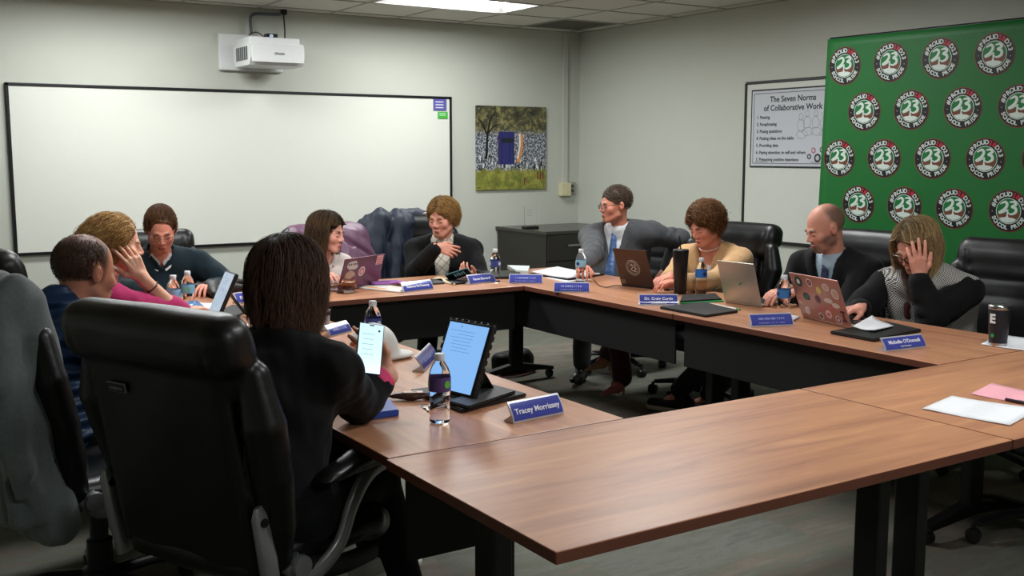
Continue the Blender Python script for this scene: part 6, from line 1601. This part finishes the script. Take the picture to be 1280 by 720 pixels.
Gp = Person('man in a grey suit with glasses and a blue tie, looking toward the left', tuple(G_h), 216, .14, hyaw=-46, hpitch=4, girth=1.2, sh=.205, skin='#c4806a', belly=.05)
Gp.arm(1, at_depth(727, 333, dG - .62), fdir=(-.4, -.75, .0), palm=(0, 0, -1), elbow=at_depth(742, 318, dG - .35), curl=(.6, .65, .7, .75))
Gp.arm(-1, (4.83, 5.55, .72), fdir=(-.7, -.3, -.4), palm=(0, 0, -1), elbow=at_depth(850, 299, dG + .06), shoulder=(-.015, -.02, .03)); Gp.default_legs()
Gp.build_body(brow='#5c4a3e', stubble='#b87a66', st_amt=.2, eye='#3c3a34')
m_gsuit = cloth_mat('grey_wool', '#47484b', bscale=350, bump=.3, sheen=.1); m_tieb = tie_mat('blue_tie', '#34507f', '#4d6c9c', .0025, .016)
suit(Gp, m_gsuit, m_white_sh, m_tieb, Gp.pel[2] + .12); Gp.trousers(m_gsuit); Gp.shoes('dress', [mat('black_shoe', '#0e0d0c', rough=.35)])
Gp.glasses(mat('dark_frame', '#241c1a', rough=.3), w=.023, h=.013)
Gp.hair_cap([((0, -.022, .036), (.082, .104, .093), .001)], '#43352b', cuts=[((0, .122, -.028), (.085, .088, .096), .008), ((0, .02, -.125), (.12, .12, .085), .008)], noise=(.0015, 110), h=.0045)
Gp.strands(2000, .016, hull=((0, -.022, .038), (.082, .102, .093)), lift=.004, width=.0010, cols=('#33281f', '#6e5a4a'), front_z=.075, low=-.03, steps=5, fwd=-.2, back=.6, grav=.2, side=.4, seed=11, face_gap=0, jitter=.3)

I_h = atx(1030, 285, 4.38); dI = (I_h - CP).dot(FW)
Ip = Person('bald man with a grey beard in a black suit, looking down at the silver laptop', tuple(I_h), 186, .22, hyaw=-26, hpitch=20, girth=1.16, sh=.20, skin='#c08570', belly=.03)
Ip.arm(1, tuple(atz(985, 362, .795)), fdir=(-.8, .1, -.1), palm=(0, 0, -1), pole=(.8, -.3, -1), curl=(.3, .35, .4, .45)); Ip.arm(-1, (4.12, 3.74, .80), fdir=(-.8, .1, 0), palm=(0, 0, -1), pole=(.7, -.3, -1)); Ip.default_legs()
Ip.leg(1, (3.98, 4.02, .53), (4.12, 4.60, .12), (4.05, 4.76, .04)); Ip.leg(-1, (3.98, 3.86, .53), (4.22, 4.45, .12), (4.12, 4.62, .04))
Ip.build_body(brow='#4c3a30', stubble='#55443c', st_amt=.85, scalp=('#6e584c', .0, .9), blush=.35)
m_bsuit = cloth_mat('black_wool', '#0f1013', bscale=350, sheen=.05); m_blue_sh = cloth_mat('light_blue_shirt', '#a9bccb', sheen=0, var=.03); m_tiep = tie_mat('plaid_tie', '#181d3a', '#3f4468', .002, .026)
suit(Ip, m_bsuit, m_blue_sh, m_tiep, Ip.pel[2] + .10); Ip.trousers(m_bsuit); Ip.legs_done = 1

H_h = atx(881, 281, 4.44); dH = (H_h - CP).dot(FW)
Hp = Person('woman with short curly brown hair in a tan cardigan, looking down at a laptop', tuple(H_h), 196, .22, hyaw=-14, hpitch=24, girth=1.12, sh=.18, female=True, skin='#c5806a')
Hp.arm(1, tuple(atz(838, 345, .80)), fdir=(-.8, -.1, -.15), palm=(0, 0, -1), pole=(.8, -.3, -1), curl=(.35, .4, .45, .5)); Hp.arm(-1, (3.98, 4.42, .80), fdir=(-.8, .5, 0), palm=(0, 0, -1), pole=(.7, -.3, -1)); Hp.default_legs(.10)
k0, a0, t0 = Hp.legs[1]
Hp.leg(1, (3.95, 5.00, .50), (4.03, 5.02, .125), (3.85, 4.98, .125)); Hp.leg(-1, (3.98, 4.90, .58), (4.09, 5.24, .235), (3.91, 5.22, .225))
Hp.build_body(brow='#5c3e28', lips='#a8504a')
m_tan = cloth_mat('tan_cardigan', '#bd9568', bscale=250)
def f(S): Hp.torso(S, .0, .06)
Hp.cloth('blouse', m_white_sh, lambda S: (Hp.torso(S, .0, .06), Hp.open_neck(S, .066, -.03, .05)), fold=(.002, 20, 2))
def f(S): Hp.torso(S, .012, .06); Hp.open_neck(S, .066, 0, .02); Hp.vee(S, Hp.pel[2] + .08, .062, lap=.022, depth=.005); Hp.sleeves(S, .017, upto=.93); Hp.creases(S)
Hp.cloth('cardigan', m_tan, f, fold=(.006, 11, 7))
g = MB(); g.tube([Vector(Hp.N) + Vector((.07 * math.cos(a), .02 + .075 * math.sin(a), .03 - .035 * max(0, math.sin(a)))) for a in np.linspace(0, 2 * PI, 28, endpoint=False)], .0045, 6, closed=True); g.build('necklace', mat('pearl', '#c9a79a', rough=.3), Hp.root)
m_plum = cloth_mat('wine_trousers', '#3a1016'); Hp.trousers(m_plum)
m_heel = mat('beige_suede', '#c79a74', rough=.75); m_rose = mat('dusty_rose_suede', '#b86c6a', rough=.75)
for sd in (1, -1):
    k_, an, to = Hp.legs[sd]; d = unit(to - an); S = SDF(np.minimum(an, to) - .12, np.maximum(an, to) + .12, .005)
    S.cone(an + A3((0, 0, .0)), an + d * .05 + A3((0, 0, -.035)), .034, .032, k=.02); S.cone(an + d * .05 + A3((0, 0, -.035)), an + d * .20 + A3((0, 0, -.055)), .032, .007, k=.02); sdf_obj('pump_shoe', S, m_heel if sd < 0 else m_rose, Hp.root)
    g = MB(); g.tube([an - d * .01 + A3((0, 0, -.03)), an - d * .015 + A3((0, 0, -.10 if sd < 0 else -.115))], [.011, .005], 8); g.build('shoe_heel', m_heel, Hp.root)
Hp.hair_cap([((0, -.020, .044), (.091, .108, .098), .001), ((0, -.055, -.02), (.084, .072, .072), .03)], '#4a2f1c', cuts=[((0, .128, -.040), (.078, .090, .100), .012)], noise=(.007, 50))
Hp.strands(3200, lambda P: .075 + 0 * P[:, 0], hull=((0, -.020, .044), (.091, .108, .099)), lift=.009, width=.0012, cols=('#3d2516', '#94683f'), ends='#6e4a2c', grav=.2, side=.4, back=.5, fwd=.1, low=-.06, steps=14, seed=12, jitter=.3, face_gap=.0, front_z=.055, curl=.004, cfreq=110)
g = MB()
for sd in (1, -1): g.lathe([(.0, -.006), (.005, -.004), (.006, 0), (.005, .004), (0, .006)], 12, xf=T(Hp.hp((sd * .088, -.004, -.042))))
g.build('earring', mat('pearl', '#c9a79a', rough=.3), Hp.root)
# I's legs: sneakers resting on their heels, soles toward the camera
Ip.glasses_done = 1
m_sn = mat('black_canvas', '#111113', rough=.7); m_snw = mat('sneaker_sole_white', '#c9c2b2', rough=.6)
Ip.shoes('sneaker', [m_sn, m_snw])

# ================================================================== J: woman in houndstooth vest
J_h = atx(1144, 308, 4.33); dJ = (J_h - CP).dot(FW)
Jp = Person('woman with shoulder length blonde hair and glasses in a houndstooth vest, hand on forehead', tuple(J_h), 192, .26, hyaw=-10, hpitch=32, girth=1.24, sh=.20, female=True, skin='#c98c78', belly=.04)
Jp.arm(-1, at_depth(1149, 348, dJ - .10), fdir=(-.25, -.05, .93), palm=(.55, .55, -.1), elbow=at_depth(1163, 396, dJ - .10), curl=(.18, .2, .25, .35), thumb=(.8, .4), sc=1.)
Jp.arm(1, tuple(atz(1078, 384, .80)), fdir=(-.9, .1, -.1), palm=(0, 0, -1), pole=(.9, -.4, -.8), curl=(.3, .35, .4, .45)); Jp.default_legs()
Jp.build_body(brow='#6e5238', lips='#a8564e')
m_hound, nt, b = newmat('houndstooth_weave')
tc = N(nt, 'ShaderNodeTexCoord'); sx = N(nt, 'ShaderNodeSeparateXYZ'); nt.links.new(tc.outputs['Object'], sx.inputs[0])
ad = N(nt, 'ShaderNodeMath', operation='ADD'); nt.links.new(sx.outputs['X'], ad.inputs[0]); nt.links.new(sx.outputs['Y'], ad.inputs[1])
cb = N(nt, 'ShaderNodeCombineXYZ'); nt.links.new(ad.outputs[0], cb.inputs['X']); nt.links.new(sx.outputs['Z'], cb.inputs['Y'])
mp = N(nt, 'ShaderNodeMapping'); mp.inputs['Location'].default_value = (.0013, .0021, .5); mp.inputs['Rotation'].default_value = (0, 0, .25); nt.links.new(cb.outputs[0], mp.inputs['Vector'])
ck = N(nt, 'ShaderNodeTexChecker', Scale=165.); nt.links.new(mp.outputs[0], ck.inputs['Vector']); ck.inputs['Color1'].default_value = (*hexc('#17171a'), 1); ck.inputs['Color2'].default_value = (*hexc('#c4c2bd'), 1)
nt.links.new(ck.outputs['Color'], b.inputs['Base Color']); b.inputs['Roughness'].default_value = .9
Jp.cloth('black_top', m_blackknit, lambda S: (Jp.torso(S, -.004, .05), Jp.sleeves(S, .018, upto=.93), Jp.creases(S), Jp.open_neck(S, .062)), fold=(.006, 11, 5))
def f(S):
    Jp.torso(S, .016, .06)
    S.cone(Jp.N + A3((-.09, .02, .0)), Jp.N + A3((.09, .02, .0)), .062, .062, k=.04); S.cone(Jp.N + A3((-.06, .08, -.04)), Jp.N + A3((.06, .08, -.04)), .045, .045, k=.04)
    Jp.open_neck(S, .068, 0, .03); Jp.vee(S, Jp.N[2] - .10, .05, lap=.04, depth=.008)
    for sd in (-1, 1):
        a = Jp.arms[sd]; S.cone(Jp.SH[sd] + A3((sd * .035, .0, -.02)), a['E'], .088, .10, k=.01, op='sub')
Jp.cloth('houndstooth_vest', m_hound, f, fold=(.006, 12, 9)); V_ = Jp.last
S = SDF(A3((-.15, Jp.pel[1] - .1, Jp.pel[2] - .1)), A3((.15, Jp.N[1] + .3, Jp.N[2] + .1)), .007)
zs = np.linspace(Jp.N[2] - .10, Jp.pel[2] + .02, 7)
for i in range(6): S.cone((.03, Jp.front_y(V_, .03, zs[i]) + .002, zs[i]), (.035, Jp.front_y(V_, .035, zs[i + 1]) + .002, zs[i + 1]), .018, .024, k=.01, sq=(1, .5, 1))
S.disp(.004, 60, 3); m_sc = mat('maroon_floral_scarf', '#5a2730', rough=.8, var=.7, vscale=70); sdf_obj('scarf', S, m_sc, Jp.root)
Jp.trousers(m_pants); Jp.shoes('dress', [mat('black_shoe', '#0e0d0c', rough=.35)]); Jp.glasses(mat('dark_frame', '#241c1a', rough=.3), w=.025, h=.017, r=.0016)
Jp.hair_cap([((0, -.022, .034), (.089, .108, .096), .001), ((0, -.05, -.05), (.092, .08, .10), .03)], '#5a452f', cuts=[((0, .122, -.018), (.078, .090, .108), .012)], noise=(.003, 70))
Jp.strands(3400, lambda P: .20 + 0 * P[:, 0], hull=((0, -.022, .028), (.090, .110, .100)), lift=.010, width=.0012, cols=('#5a4632', '#a08660'), ends='#c9aa76', grav=1., side=.6, back=.25, low=-.05, steps=24, seed=14, jitter=.14, face_gap=.064, front_z=.090, curl=.003, cfreq=45, part=.01)
# ================================================================== light and exposure
sc = bpy.context.scene
w = bpy.data.worlds.new('world'); sc.world = w; w.use_nodes = True
w.node_tree.nodes['Background'].inputs[0].default_value = (.05, .05, .05, 1); w.node_tree.nodes['Background'].inputs[1].default_value = .3
sc.view_settings.view_transform = 'Standard'; sc.view_settings.look = 'None'; sc.view_settings.gamma = 1.0
sc.view_settings.use_curve_mapping = False
sc.view_settings.exposure = 0.47
